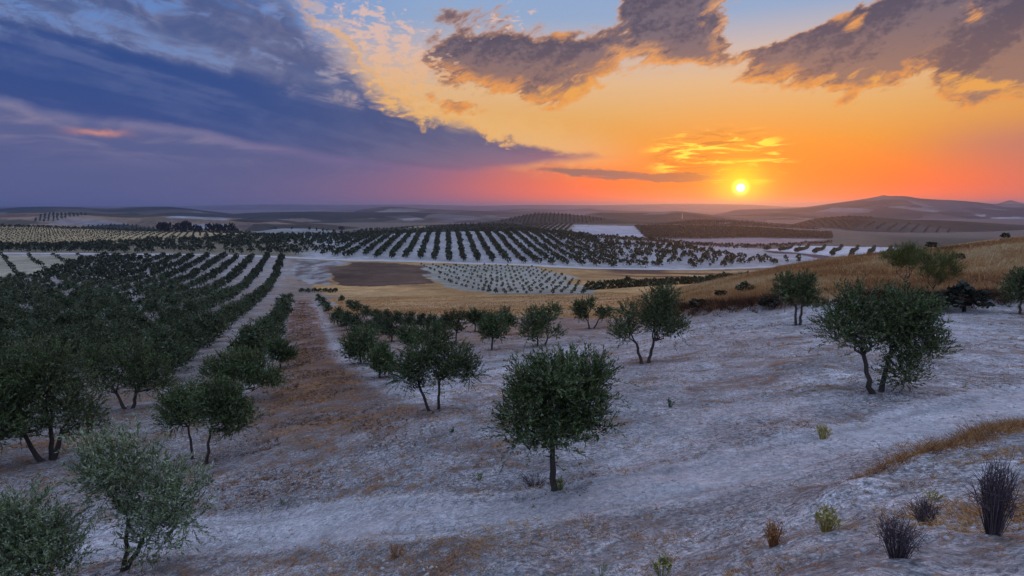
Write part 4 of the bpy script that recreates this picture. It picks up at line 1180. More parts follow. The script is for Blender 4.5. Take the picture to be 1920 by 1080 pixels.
hand_tree(526, 692, 62, 'smaller olive tree overhanging the left edge of the rusty track',
          [(0, 0, 0.0, 0, 0.2)],
          [(-0.10, 0, 0.56, 0.40, 0.36, 0.32, 0), (0.20, 0, 0.50, 0.30, 0.3, 0.30, 0), (0, 0, 0.8, 0.26, 0.26, 0.18, 0)],
          33, 480, 14, 0.12)
hand_tree(1912, 590, 86, 'olive tree cut by the right edge beside the grassy slope',
          [(0, 0, 0.0, 0, 0.3)],
          [(-0.08, 0, 0.6, 0.34, 0.3, 0.30, 0), (0.22, 0, 0.6, 0.34, 0.3, 0.34, 0), (0.0, 0, 0.84, 0.24, 0.2, 0.14, 0), (-0.1, 0, 0.36, 0.2, 0.2, 0.16, 0)],
          34, 480, 14, 0.12)
# ------------------------------------------------------------------ the orchards
ORD = ['', 'first', 'second', 'third', 'fourth', 'fifth', 'sixth', 'seventh', 'eighth', 'ninth', 'tenth', 'eleventh', 'twelfth', 'thirteenth', 'fourteenth', 'fifteenth', 'sixteenth',
       'seventeenth', 'eighteenth', 'nineteenth', 'twentieth']
_TENS = {20: 'twenty', 30: 'thirty', 40: 'forty', 50: 'fifty', 60: 'sixty'}


def ordinal(n):
    if n <= 20: return ORD[n]
    t, u = n // 10 * 10, n % 10
    return _TENS[t] + '-' + ORD[u] if u else _TENS[t][:-1] + 'ieth'


def bushy_blobs(R, h, spread=0.42):
    """a low broad orchard crown for a tree of height h"""
    bl = [(0, 0, 0.60 * h, 0.36 * h, 0.36 * h, 0.30 * h, 0)]
    n = 6
    for i in range(n):
        a = 2 * math.pi * (i + R.random() * 0.7) / n
        d = spread * h * (0.55 + 0.4 * R.random())
        r = (0.18 + 0.10 * R.random()) * h
        bl.append((math.cos(a) * d, math.sin(a) * d, (0.27 + 0.34 * R.random()) * h, r, r, r * 1.0, i % 2))
    for i in range(3):
        a = R.random() * 6.28; d = 0.25 * h * R.random()
        bl.append((math.cos(a) * d, math.sin(a) * d, (0.78 + 0.06 * R.random()) * h, 0.20 * h, 0.20 * h, 0.15 * h, i % 2))
    return bl


def orchard_variant(seed, h, n_twigs, per, leaf, twig=0.5, r0=0.09):
    R = np.random.default_rng(seed)
    st = [(0, 0, -0.12 * h, 0.02 * h, 0.22 * h), (0.05, 0.03, 0.12 * h, -0.02 * h, 0.24 * h)]
    return tree_meshes('orchard_olive', olive_arrays(seed, st, bushy_blobs(R, h), n_twigs, per, leaf, 0.34, twig, r0, 0.9, 0.08), LEAF_GROVE)


NEARV = [orchard_variant(100 + i, 4.0, 620, 13, 0.13) for i in range(5)]
MIDV = [orchard_variant(120 + i, 4.0, 260, 8, 0.22, 0.55) for i in range(5)]
FARV = [orchard_variant(140 + i, 4.0, 110, 5, 0.36, 0.6) for i in range(5)]
_proto = {}


def grow(level, loc, rz, sc, label, group, cat='olive tree', name='olive_tree'):
    """first tree of a variant is built, later ones are copies of it and its parts"""
    bank = (NEARV, MIDV, FARV)[level]
    k = int(rng.integers(0, len(bank)))
    key = (level, k, name)
    if key not in _proto:
        _proto[key] = add_tree(name, bank[k][0], bank[k][1], loc, rz, sc, label, cat, group)
        return _proto[key]
    return copy_tree(_proto[key], loc, rz, sc, label, group)


def project(x, y, z):
    """camera pixel of a point"""
    d = y * CT - z * ST; u = y * ST + z * CT
    return 960 + FPX * x / d, 540 - FPX * u / d


def spot_size(h, y): return h * FPX / y


# ---- candidates of the left orchard: rows run with the track
ROW_M = -0.345
cands = []
for k in range(2, 46):
    x0 = -17.6 - 8.2 * (k - 2)
    i = 0
    y = 21.0 + (k % 2) * 2.2
    n_in_row = 0
    while y < 338:
        y += 5.3 * (0.92 + 0.16 * rng.random())
        x = x0 + ROW_M * (y - 20.0) + 0.35 * rng.normal()
        if k == 2 and y < 38: continue
        if k == 3 and y < 27: continue
        ry = float(np.interp(x, [p[0] for p in ROAD], [p[1] for p in ROAD]))
        if y > ry - 5.0: break
        z = gz1(x, y)
        px, py = project(x, y, z + 2.5)
        if px < -90 or py > 1180: continue
        if inside(np.array([x]), np.array([y]), F_LEFTPALE)[0]: continue
        if rng.random() < 0.03: continue
        n_in_row += 1
        sc = (0.80 + 0.28 * rng.random()) * (1.15 if y < 45 else 1.0 if y < 75 else 0.86)
        if rng.random() < 0.08: sc *= 0.62
        cands.append(dict(x=x, y=y, z=z, k=k, i=n_in_row, sc=sc, size=4.0 * sc * FPX / y, px=px))

# ---- the small rows on both sides of the track, one by one
N_IND = 300 - 24
row_r1 = [(599, 567, 16), (608, 578, 20), (615, 588, 18), (636, 612, 36), (652, 619, 36), (669, 626, 38), (690, 634, 36), (708, 628, 40), (735, 640, 42)]
row_r2 = [(641, 567, 14), (656, 579, 17), (668, 588, 24), (688, 599, 26), (706, 605, 26), (726, 610, 30), (746, 614, 32), (768, 620, 36), (792, 622, 36), (814, 622, 34), (833, 626, 34)]
for row, lab in ((row_r1, 'small olive tree edging the rusty track on its right, {} from far end'), (row_r2, 'small olive tree in the row skirting the tan field, {} from its far end')):
    for i, (px, py, h) in enumerate(row):
        x, y = at(px, py, 20, 200)
        H = h * y / FPX
        grow(1 if y < 90 else 2, (x, y, gz1(x, y)), rng.random() * 6.28, H / 4.0 * 1.05, lab.format(ordinal(i + 1)), 'small trees right of the track')
        N_IND -= 1
ys = np.array([46, 51, 56.5, 62, 67.5, 74, 80, 87, 94, 101, 108, 116, 124, 133])
for i, y in enumerate(ys):
    x = -11.2 - 0.335 * (y - 20) + 0.3 * rng.normal()
    grow(1 if y < 90 else 2, (x, y, gz1(x, y)), rng.random() * 6.28, 0.62 + 0.14 * rng.random() + (0.10 if y < 60 else 0.0),
         'young olive tree lining the left side of the rusty track, %s from the near end' % ordinal(i + 1), 'young trees left of the track')
    N_IND -= 1
cands.sort(key=lambda c: -c['size'])
G_ORCH = 'orchard trees left of the track'
for c in cands[:N_IND]:
    lab = 'orchard olive, %s from the near end of the %s row left of track' % (ordinal(c['i']), ordinal(c['k'] - 1))
    wd = c['sc'] * (0.76 + 0.1 * rng.random()) * (1.36 if c['y'] < 170 and c['k'] > 2 else 1.15 if c['y'] < 130 else 1.0)
    grow(0 if c['y'] < 62 else 1 if c['y'] < 120 else 2, (c['x'], c['y'], c['z']), rng.random() * 6.28, (wd, wd, c['sc'] * 0.95), lab, G_ORCH)
rest = [(c['x'], c['y'], c['z'], 4.0 * c['sc'], 2) for c in cands[N_IND:]]

# ---- the hill of rows beyond the road
HM = -math.tan(math.radians(6.0))
ex = [p[0] for p in HILL_EDGE]; eyy = [p[1] for p in HILL_EDGE]
for k in range(-62, 52):
    x_foot = -35.0 + 8.3 * k
    y = 300.0; shift = rng.random() * 3
    while y < 690:
        y += 6.3
        x = x_foot + HM * (y - 340) + 0.4 * rng.normal()
        az = math.atan2(x, y)
        ry = float(np.interp(x, [p[0] for p in ROAD], [p[1] for p in ROAD]))
        if y < ry + 7 + shift: continue
        if az < -0.78 or az > 0.44: continue
        top = 620.0
        if x < -150: top = float(np.interp(x, ex, eyy))
        elif az > math.radians(8.5): top = 520.0
        if az > math.radians(21): top = 395.0
        if y > top: break
        sparse = az > math.radians(9.5)
        if sparse and rng.random() < 0.28: continue
        if rng.random() < 0.04: continue
        if -0.56 < az < -0.27 and rng.random() < 0.38: continue
        jx, jy = (rng.normal() * 1.6, rng.normal() * 1.6) if sparse else (0, 0)
        h = (3.3 + 1.0 * rng.random()) * (0.95 if sparse else 1.0) * (0.6 if rng.random() < 0.07 else 1.0)
        rest.append((x + jx, y + jy, None, h, 1))
# trees standing along the hill's back edge and the far side of the fields
for px in np.arange(1090, 1560, 6.0):
    py = np.interp(px, [1090, 1200, 1300, 1400, 1480, 1560], [446, 453, 462, 466, 461, 456]) + rng.normal() * 1.2
    x, y = at(px, py, 380, 900)
    rest.append((x, y, None, 4.2 + rng.random(), 1))
# striped white field at right
for q in range(9):
    a = at(1455 + q * 31, 462 - q * 0.6, 380, 900); b = at(1418 + q * 35, 478 + q * 1.6, 380, 900)
    n = int(math.hypot(a[0] - b[0], a[1] - b[1]) / 5.2)
    for i in range(n + 1):
        f = i / max(1, n)
        x, y = a[0] + (b[0] - a[0]) * f + rng.normal() * .5, a[1] + (b[1] - a[1]) * f
        if inside(np.array([x]), np.array([y]), FARSOIL[5][0])[0]: rest.append((x, y, None, 2.6 + 0.8 * rng.random(), 1))


def fill_rows(poly, ang, sx, sy, h, lvl, jitter=0.3, zf=None, keep=1.0):
    """rows of trees inside a polygon: ang is the row direction from north"""
    P = np.array(poly); c = P.mean(0); R_ = math.radians(ang)
    d = np.array((math.sin(R_), math.cos(R_))); e = np.array((d[1], -d[0]))
    ext = np.abs(P - c).max() * 1.5
    u, v = np.meshgrid(np.arange(-ext, ext, sy), np.arange(-ext, ext, sx), indexing='ij')
    X = c[0] + u * d[0] + v * e[0] + rng.normal(size=u.shape) * jitter; Y = c[1] + u * d[1] + v * e[1] + rng.normal(size=u.shape) * jitter
    X, Y = X.ravel(), Y.ravel()
    m = inside(X, Y, poly) & (rng.random(len(X)) < keep)
    X, Y = X[m], Y[m]
    Z = zf(X, Y) if zf else [None] * len(X)
    return [(x, y, z, h * (0.85 + 0.3 * rng.random()), lvl) for x, y, z in zip(X, Y, Z)]


rest += fill_rows(F_YEL, 25, 9.5, 7.5, 1.5, 0)
rest += fill_rows(FARSOIL[2][0], 8, 11, 6, 4.0, 0)
rest += fill_rows(FARSOIL[3][0], -24, 10.5, 6, 4.0, 0)
for hill, pts, ang, sx, sy, h in (
        (H_DOTS, [(930, 418), (985, 405), (1030, 401.5), (1080, 405), (1140, 413), (1100, 419), (1000, 420)], 5, 11, 11, 5.0),
        (H_STRIPE, [(1600, 430), (1625, 418), (1700, 420), (1770, 428), (1800, 437), (1720, 437)], 38, 24, 8, 5.0),
        (H_STRIPE, [(1480, 428), (1530, 413), (1590, 407), (1640, 409), (1620, 418), (1590, 432)], 20, 15, 12, 5.0),
        (H_FRONT, [(1190, 424), (1250, 420), (1330, 414), (1400, 417), (1520, 426), (1540, 434), (1300, 426)], -24, 14, 8, 5.0),
        (H_LEFT, [(60, 416), (75, 404), (100, 401), (160, 402), (165, 404), (95, 417)], 30, 20, 9, 5.0),
        (H_LEFT, [(150, 431), (150, 425), (210, 421.5), (250, 422.5), (295, 429), (300, 433), (220, 433)], 15, 12, 12, 4.5),
        (H_PALEROWS, [(450, 441), (485, 434), (535, 430), (585, 431), (625, 435), (650, 441)], 12, 10.5, 6.0, 3.8),
        (H_TREED, [(650, 441), (700, 433.5), (735, 431), (790, 428), (840, 424), (900, 421.5), (955, 421.5), (985, 427), (900, 434), (800, 436)], 25, 9.5, 7.0, 3.8)):
    rest += fill_rows(hill.poly(pts), ang, sx, sy, h, 0, 0.5, hill.z)
# dark hedge of trees along the crest behind the yellow field
for px in np.arange(-120, 700, 3.2):
    py = np.interp(px, [-120, 0, 100, 200, 300, 400, 480, 560, 620, 700], [424, 425, 427.5, 431.5, 434.5, 436, 438, 440.5, 441, 439])
    x, y = at(px, py, 540, 900)
    rest.append((x + rng.normal() * 2, y + 8 + rng.normal() * 4, None, 2.2 + 1.2 * rng.random(), 0))

R_ = np.random.default_rng(5)


def clump(R, n, leaf):
    """a small far tree of unit height: tufts over a broad low crown, and a stub of trunk"""
    d = unit(R.normal(size=(n, 3))); d[:, 2] = np.where(d[:, 2] < -0.75, -d[:, 2], d[:, 2])
    lump = 0.82 + 0.30 * np.sin(d[:, 0] * 5 + R.random() * 6) * np.cos(d[:, 1] * 4 + R.random() * 6)
    p = d * lump[:, None] * np.array((0.50, 0.50, 0.47)) * (0.72 + 0.3 * R.random(n))[:, None]
    p[:, 2] += 0.52
    ax = unit(d + R.normal(size=(n, 3)) * 0.6 + np.array((0, 0, 0.3)))
    v, f = leaves(R, p - ax * leaf * 0.5, ax, leaf * (0.7 + 0.6 * R.random(n)), leaf * (0.5 + 0.4 * R.random(n)))
    tn = np.repeat(R.random(n), 4)
    k = np.array([(-.04, -.04, -.05), (.04, -.04, -.05), (.0, .05, -.05), (-.03, -.03, .35), (.03, -.03, .35), (0, .04, .35)])
    tv = len(v)
    v = np.concatenate([v, k]); tn = np.concatenate([tn, np.zeros(6)])
    f = np.concatenate([f, np.array([[0, 1, 4, 3], [1, 2, 5, 4], [2, 0, 3, 5]]) + tv])
    return v, f, tn


SHAPES = {0: [clump(R_, 12, 0.62) for _ in range(8)], 1: [clump(R_, 38, 0.39) for _ in range(10)], 2: [clump(R_, 84, 0.29) for _ in range(8)]}


def build_rest():
    X = np.array([r[0] for r in rest]); Y = np.array([r[1] for r in rest])
    zz = ground_z(X, Y)
    Z = np.array([zz[i] if r[2] is None else r[2] for i, r in enumerate(rest)])
    vs, fs, ts, n = [], [], [], 0
    for i, r in enumerate(rest):
        sh = SHAPES[r[4]]; v, f, t = sh[int(R_.integers(0, len(sh)))]
        a = R_.random() * 6.28; c, s_ = math.cos(a), math.sin(a); h = r[3]
        w = 1.02 if r[4] else 1.0
        vs.append(np.stack([(v[:, 0] * c - v[:, 1] * s_) * h * w + X[i], (v[:, 0] * s_ + v[:, 1] * c) * h * w + Y[i], v[:, 2] * h + Z[i]], 1))
        fs.append(f + n); ts.append(t * 0.6 + 0.4 * R_.random()); n += len(v)
    me = new_mesh('distant_orchards', np.concatenate(vs), np.concatenate(fs), LEAF_FAR, False, {'tint': np.concatenate(ts)})
    tag(put('distant_orchards', me), kind='stuff')
    print('rest trees', len(rest), 'faces', sum(len(f) for f in fs), 'orchard candidates', len(cands), 'individual', N_IND)


build_rest()

# ---- saplings in the pale field below the hill, and in the pale corner at the left edge
sap_mesh = [new_mesh('olive_sapling', *(lambda q: (q[0], q[1], LEAF_FAR, False, {'tint': q[2]}))(clump(R_, 60, 0.30))) for _ in range(4)]


def saplings(poly, ang, sx, sy, hlo, hhi, lab, group, limit=300):
    P = np.array(poly); c = P.mean(0); a = math.radians(ang)
    d = np.array((math.sin(a), math.cos(a))); e = np.array((d[1], -d[0]))
    rows = {}
    ext = np.abs(P - c).max() * 1.5
    iu = 0
    for u in np.arange(ext, -ext, -sy):
        line = []
        for v in np.arange(-ext, ext, sx):
            x, y = c + d * u + e * (v + (sx / 2 if iu % 2 else 0)) + rng.normal(size=2) * 0.25
            px, py = project(x, y, gz1(x, y))
            if inside(np.array([x]), np.array([y]), poly)[0] and px > 2: line.append((x, y))
        if line:
            rows[len(rows) + 1] = line
        iu += 1
    for r, line in rows.items():
        for i, (x, y) in enumerate(line):
            h = hlo + (hhi - hlo) * rng.random()
            o = put('olive_sapling', sap_mesh[int(rng.integers(0, 4))], (x, y, gz1(x, y) - 0.03), rng.random() * 6.28, (h * 0.9, h * 0.9, h))
            tag(o, lab.format(ordinal(i + 1), ordinal(r)), 'sapling', group)


saplings(F_SAP, 8, 6.2, 6.2, 0.9, 1.6, 'small olive sapling, {} from the left in the {} row below the pale road', 'saplings in the pale field')
saplings(F_LEFTPALE, -19, 11.5, 14.0, 2.0, 3.0, 'small olive, {} from the left in the {} row of the pale corner field', 'saplings in the corner field')

# ---- bushes along the gully between the pale field and the grassy slope
gul = [(ray(px, 540)[0] * d, d) for px, d in ((1106, 184), (1140, 188), (1180, 194), (1230, 203), (1280, 215), (1330, 231), (1380, 253), (1430, 276))]
gp = np.array(gul); gs = np.concatenate([[0], np.cumsum(np.hypot(*np.diff(gp, axis=0).T))])
bush_mesh = [new_mesh('bush', *(lambda q: (q[0], q[1], LEAF_FAR, False, {'tint': q[2]}))(clump(R_, 240, 0.20))) for _ in range(4)]
q = np.arange(0, gs[-1], 3.4)
for i, s_ in enumerate(q):
    x, y = np.interp(s_, gs, gp[:, 0]) + rng.normal() * 0.5, np.interp(s_, gs, gp[:, 1]) + rng.normal() * 0.5
    h = 3.0 + rng.random() * 1.4
    o = put('bush', bush_mesh[i % 4], (x, y, gz1(x, y) - 0.22 * h), rng.random() * 6.28, (h * 1.2, h * 1.2, h))
    tag(o, 'green bush, %s from the left of the bushes along the gully below the spur' % ordinal(i + 1), 'bush', 'bushes along the gully')
# low green hedge across the far end of the track
for i, px in enumerate((566, 578, 590, 600, 610, 620, 629)):
    x, y = at(px, 549 + (i % 2), 100, 250)
    o = put('bush', bush_mesh[i % 4], (x, y, gz1(x, y) - 0.1), i * 1.3, (2.0, 1.8, 1.5))
    tag(o, 'low green bush closing the far end of the track, %s from the left' % ordinal(i + 1), 'bush', 'bushes at the far end of the track')

# ---- the clump of tall dark trees on the crest at left
pine_mesh = [new_mesh('dark_tree', *(lambda q: (q[0], q[1], LEAF_DARK, False, {'tint': q[2]}))(clump(R_, 150, 0.26))) for _ in range(4)]
for i, (px, h) in enumerate(((301, 9), (308, 9.5), (315, 9), (331, 8), (339, 9), (350, 11), (366, 7.5), (374, 6.5), (393, 9), (405, 9), (413, 8.5), (424, 8), (435, 9.5), (443, 9.5))):
    x, y = at(px, 434.6 + (px - 300) * 0.016, 560, 900)
    y += 4; x = ray(px, 434)[0] * y
    o = put('dark_tree', pine_mesh[i % 4], (x, y, gz1(x, y) - 0.5), i * 1.1, (h * 1.1, h * 1.1, h * 1.35))
    tag(o, 'tall dark round tree on the crest beyond the yellow field, %s from left' % ordinal(i + 1), 'tree', 'dark trees on the crest')
# ------------------------------------------------------------------ grass, litter and clods
def dry_material(name, stops, rough=0.8):
    m, g, b = material(name, rough, 0.15)
    g.put(b.inputs['Base Color'], g.ramp(attr(g, 'tint', False), stops))
    return m


DRY = dry_material('dry_grass', [(0.0, (0.045, 0.028, 0.020, 1)), (0.25, (0.17, 0.075, 0.032, 1)), (0.5, (0.36, 0.17, 0.060, 1)), (0.8, (0.52, 0.32, 0.13, 1)), (1.0, (0.60, 0.46, 0.25, 1))])
GREENW = dry_material('weed_leaf', [(0.0, (0.05, 0.075, 0.025, 1)), (0.6, (0.12, 0.15, 0.04, 1)), (1.0, (0.30, 0.29, 0.09, 1))])
YELLW = dry_material('yellow_weed', [(0.0, (0.20, 0.14, 0.04, 1)), (0.6, (0.38, 0.32, 0.09, 1)), (1.0, (0.48, 0.45, 0.20, 1))])
TWIGS = dry_material('dry_twig', [(0.0, (0.040, 0.030, 0.032, 1)), (0.6, (0.10, 0.075, 0.080, 1)), (1.0, (0.19, 0.15, 0.15, 1))])

RG = np.random.default_rng(99)


def tufts(x, y, k, length, width, flat, tint, z=None):
    """k blades at every (x, y): length and tint per tuft, flat 0 upright .. 1 lying"""
    n = len(x)
    z = ground_z(x, y) if z is None else z
    base = np.repeat(np.stack([x, y, z - 0.01], 1), k, 0)
    L = np.repeat(length, k) * (0.5 + 0.7 * RG.random(n * k))
    a = RG.random(n * k) * 2 * math.pi
    lean = flat * (0.4 + 0.9 * RG.random(n * k))
    ax = unit(np.stack([np.cos(a) * lean, np.sin(a) * lean, 1.0 - 0.55 * np.minimum(lean, 1.6)], 1))
    base[:, :2] += RG.normal(size=(n * k, 2)) * np.repeat(length, k)[:, None] * 0.22
    W = np.repeat(width, k) if hasattr(width, '__len__') else np.full(n * k, width)
    side = unit(np.cross(ax, unit(RG.normal(size=ax.shape)))) * (W * 0.5)[:, None]
    v = np.stack([base - side, base + side, base + ax * L[:, None]], 1).reshape(-1, 3)   # one tapering blade each
    f = np.arange(n * k * 3).reshape(-1, 3)
    t = np.repeat(np.clip(np.repeat(tint, k) + RG.normal(size=n * k) * 0.12, 0, 1), 3)
    return v, f, t


def join(parts):
    vs, fs, ts, n = [], [], [], 0
    for v, f, t in parts:
        vs.append(v); fs.append(f + n); ts.append(t); n += len(v)
    return np.concatenate(vs), np.concatenate(fs), np.concatenate(ts)


def stuff(name, parts, mat):
    v, f, t = join(parts)
    tag(put(name, new_mesh(name, v, f, mat, False, {'tint': t})), kind='stuff')
    return len(f)


def wedge_pts(n, d0, d1, lim=0.80):
    D = np.exp(RG.uniform(math.log(d0), math.log(d1), n)); t = RG.uniform(-lim - 0.16, lim + 0.16, n)
    return t * D, D


def near_bank(x, y):
    az = np.arctan2(x, y)
    b = np.interp(az, [math.atan2(p[0], p[1]) for p in BANK], [math.hypot(*p) for p in BANK])
    return np.where(az > BANK[0][0] / BANK[0][1] - 0.05, b, 58.0)


total = 0
# scattered dry tufts and litter on the clay
x, y = wedge_pts(90000, 4.5, 60)
r = np.hypot(x, y)
p = fbm(x * 0.42, y * 0.42, 5, 201, 0.6) * 0.6 + fbm(x * 1.7, y * 1.7, 3, 207) * 0.4 + (fbm(x * 0.10, y * 0.10, 3, 77) - 0.5) * 0.30
ribbon = np.exp(-((y - (9.0 - 0.05 * x)) / 0.8) ** 2) * (x < 3) * 0.07           # a litter line across the foreground
keep = (RG.random(len(x)) < sstep(p + ribbon, 0.475, 0.64) * 0.62 + 0.035) & (r < near_bank(x, y)) & (seg_dist(x, y, TRAIL) > 0.9 + 0.5 * RG.random(len(x)))
x, y = x[keep], y[keep]; r = np.hypot(x, y)
total += stuff('dry_grass', [tufts(x, y, 8, (0.03 + 0.13 * RG.random(len(x)) ** 3) * (1 + r / 40), 0.0045 + 0.00045 * r, 1.1, 0.24 + 0.55 * fbm(x * 0.5, y * 0.5, 3, 31) + 0.1 * RG.random(len(x)))], DRY)
# along the rusty track and under the trees of its right row
y = np.exp(RG.uniform(math.log(16), math.log(150), 9000)); x = TRACK_X(y) + RG.normal(size=9000) * (1.25 + 0.9 * sstep(y, 45, 20))
kp = fbm(x * 0.5, y * 0.35, 4, 37) > 0.44 + 0.08 * sstep(y, 45, 30); x, y = x[kp], y[kp]
total += stuff('track_grass', [tufts(x, y, 7, 0.06 + 0.14 * RG.random(len(x)), 0.010 + 0.0004 * y, 1.0, 0.02 + 0.45 * fbm(x * 0.4, y * 0.4, 3, 35))], DRY)
# long dry grass over the spur at right
az = RG.uniform(BANK[0][0] / BANK[0][1] - 0.03, 0.86, 60000); rr = np.sqrt(RG.uniform(40 ** 2, 122 ** 2, 60000))
x, y = rr * np.sin(az), rr * np.cos(az)
g1 = fbm(x * 0.12, y * 0.12, 4, 55)
keep = (rr > near_bank(x, y) + 0.5) & (RG.random(60000) < np.clip(55.0 / rr, 0.2, 1.0))
x, y, rr, g1 = x[keep], y[keep], rr[keep], g1[keep]
total += stuff('hillside_grass', [tufts(x, y, 6, (0.22 + 0.45 * RG.random(len(x)) ** 1.5) * (0.6 + 0.8 * fbm(x * 0.3, y * 0.3, 2, 71)), 0.016 + 0.0005 * rr, 0.45, np.clip(0.24 + 0.95 * g1 + 0.22 * (fbm(x * 0.5, y * 0.5, 2, 73) - 0.5), 0, 1))], DRY)
# stubble on the near part of the tan field
x, y = RG.uniform(-62, 30, 26000), RG.uniform(66, 165, 26000)
keep = inside(x, y, F_TAN) & (fbm(x * 0.05, y * 0.3, 3, 81) > 0.42)
x, y = x[keep], y[keep]
total += stuff('stubble', [tufts(x, y, 5, 0.10 + 0.16 * RG.random(len(x)), 0.05, 0.7, 0.30 + 0.45 * fbm(x * 0.06, y * 0.2, 3, 83))], DRY)


def along(pts, n, spread):
    P = np.array(pts); s = np.concatenate([[0], np.cumsum(np.hypot(*np.diff(P, axis=0).T))])
    q = RG.uniform(0, s[-1], n)
    return np.interp(q, s, P[:, 0]) + RG.normal(size=n) * spread, np.interp(q, s, P[:, 1]) + RG.normal(size=n) * spread, q / s[-1]


# rust-coloured grass along the ledge in the right foreground
x, y, q = along(LEDGE, 1500, 0.13)
kp = (q > 0.05) & (RG.random(1500) < sstep(vnoise(x * 1.6, y * 1.6, 17), 0.05, 0.5) + 0.3); x, y, q = x[kp], y[kp], q[kp]
total += stuff('ledge_grass', [tufts(x, y, 12, (0.08 + 0.28 * RG.random(len(x)) ** 1.5) * (0.6 + 0.5 * np.sin(q * math.pi)), 0.006, 0.95, 0.22 + 0.45 * RG.random(len(x)))], DRY)
# dark dead brush on the cut bank
x, y, q = along(BANK, 2600, 0.75)
k = sstep(vnoise(x * 0.35, y * 0.35, 3), 0.25, 0.6)
x, y, k = x[k > 0.15], y[k > 0.15], k[k > 0.15]
total += stuff('bank_brush', [tufts(x, y, 14, (0.30 + 0.6 * RG.random(len(x))) * k, 0.045, 0.8, 0.02 + 0.26 * RG.random(len(x)) ** 2)], DRY)


# leaf litter and dry growth round the feet of the foreground trees
feet = [o.location for o in bpy.data.objects if o.parent is None and o.name.startswith('olive_tree') and o.location.y < 75]
fx = np.concatenate([p.x + RG.normal(size=90) * 0.55 for p in feet]); fy = np.concatenate([p.y + RG.normal(size=90) * 0.55 for p in feet])
total += stuff('leaf_litter', [tufts(fx, fy, 5, 0.04 + 0.10 * RG.random(len(fx)), 0.012 + 0.0004 * fy, 1.3, 0.05 + 0.42 * RG.random(len(fx)))], DRY)


# clods of clay
def clods():
    x, y = wedge_pts(16000, 4.3, 30)
    p = fbm(x * 0.6, y * 0.6, 4, 301)
    kp = RG.random(len(x)) < sstep(p, 0.42, 0.62)
    x, y = x[kp], y[kp]; n = len(x)
    s = (0.008 + 0.035 * RG.random(n) ** 4) * (1 + np.hypot(x, y) / 40)
    o = np.array([(1, 0, 0), (0, 1, 0), (-1, 0, 0), (0, -1, 0), (0, 0, 0.8), (0, 0, -0.6)], float)
    v = o[None] * (0.7 + 0.6 * RG.random((n, 6, 1))) * s[:, None, None]
    a = RG.random(n) * 6.28; c, t = np.cos(a)[:, None], np.sin(a)[:, None]
    v = np.stack([v[..., 0] * c - v[..., 1] * t, v[..., 0] * t + v[..., 1] * c, v[..., 2]], -1)
    v = v + np.stack([x, y, ground_z(x, y)], 1)[:, None, :]
    f = np.array([(0, 1, 4), (1, 2, 4), (2, 3, 4), (3, 0, 4), (1, 0, 5), (2, 1, 5), (3, 2, 5), (0, 3, 5)])
    F = (f[None] + (np.arange(n) * 6)[:, None, None]).reshape(-1, 3)
    m, g, b = material('clod', 0.95, 0.1)
    g.put(b.inputs['Base Color'], g.mix(g.noise(geo_pos(g), 3.0, 3.0), (0.28, 0.255, 0.24, 1), (0.52, 0.49, 0.46, 1)))
    tag(put('clay_clods', new_mesh('clay_clods', v.reshape(-1, 3), F, m)), kind='stuff')


clods()


# ------------------------------------------------------------------ single plants
def fan_plant(px, py, hpx, wpx, n, label, mat, name, cat, width=0.010, d0=4.0, d1=60.0, tint=(0.2, 0.5), seed=1, leafy=0, group=None, spread=0.5, sub=2):
    """a plant of many stalks rising from one foot, forking once, with or without leaves"""
    R = np.random.default_rng(seed)
    x, y = at(px, py, d0, d1)
    h = hpx * y / FPX; w = wpx * y / FPX / 2
    a = R.random(n) * 6.28; d = np.sqrt(R.random(n))
    foot = np.stack([np.cos(a) * d * w * 0.25, np.sin(a) * d * w * 0.25, np.full(n, -0.03)], 1)
    tip = np.stack([np.cos(a) * d * w * (0.8 + spread * R.normal(size=n) * 0.4), np.sin(a) * d * w * 0.9, h * (0.55 + 0.45 * R.random(n)) * (1 - 0.30 * d)], 1)
    vs, fs, ts, cnt = [], [], [], 0
    def seg(p, q, w0):
        nonlocal cnt
        ax = q - p; L = np.linalg.norm(ax, axis=1)
        side = unit(np.cross(ax, np.array((0.3, 1.0, 0.1))[None] + R.normal(size=ax.shape) * 0.4)) * w0
        v = np.stack([p - side, p + side, q + side * 0.6, q - side * 0.6], 1).reshape(-1, 3)
        vs.append(v); fs.append(np.arange(len(v)).reshape(-1, 4) + cnt); cnt += len(v)
        ts.append(np.repeat(np.clip(R.uniform(tint[0], tint[1], len(p)), 0, 1), 4))
    mid = foot + (tip - foot) * 0.5 + np.array((0, 0, 1.0)) * h * 0.08 + R.normal(size=foot.shape) * w * 0.07
    seg(foot, mid, width); seg(mid, tip, width * 0.75)
    for _ in range(sub):
        k = R.random((n, 1)); p = mid + (tip - mid) * k
        seg(p, p + unit(tip - mid + R.normal(size=p.shape) * w * 0.7) * h * (0.10 + 0.16 * R.random((n, 1))), width * 0.6)
    if leafy:
        i = R.integers(0, n, leafy); k = 0.25 + 0.75 * R.random((leafy, 1))
        p = mid[i] + (tip[i] - mid[i]) * k
        L = h * (0.09 + 0.10 * R.random(leafy))
        v, f = leaves(R, p, unit(R.normal(size=(leafy, 3)) + np.array((0, 0, 0.5))), L, L * 0.42)
        vs.append(v); fs.append(f + cnt); cnt += len(v); ts.append(np.repeat(np.clip(R.uniform(tint[0], tint[1] + 0.3, leafy), 0, 1), 4))
    me = new_mesh(name, np.concatenate(vs), np.concatenate(fs), mat, False, {'tint': np.concatenate(ts)})
    return tag(put(name, me, (x, y, gz1(x, y))), label, cat, group)


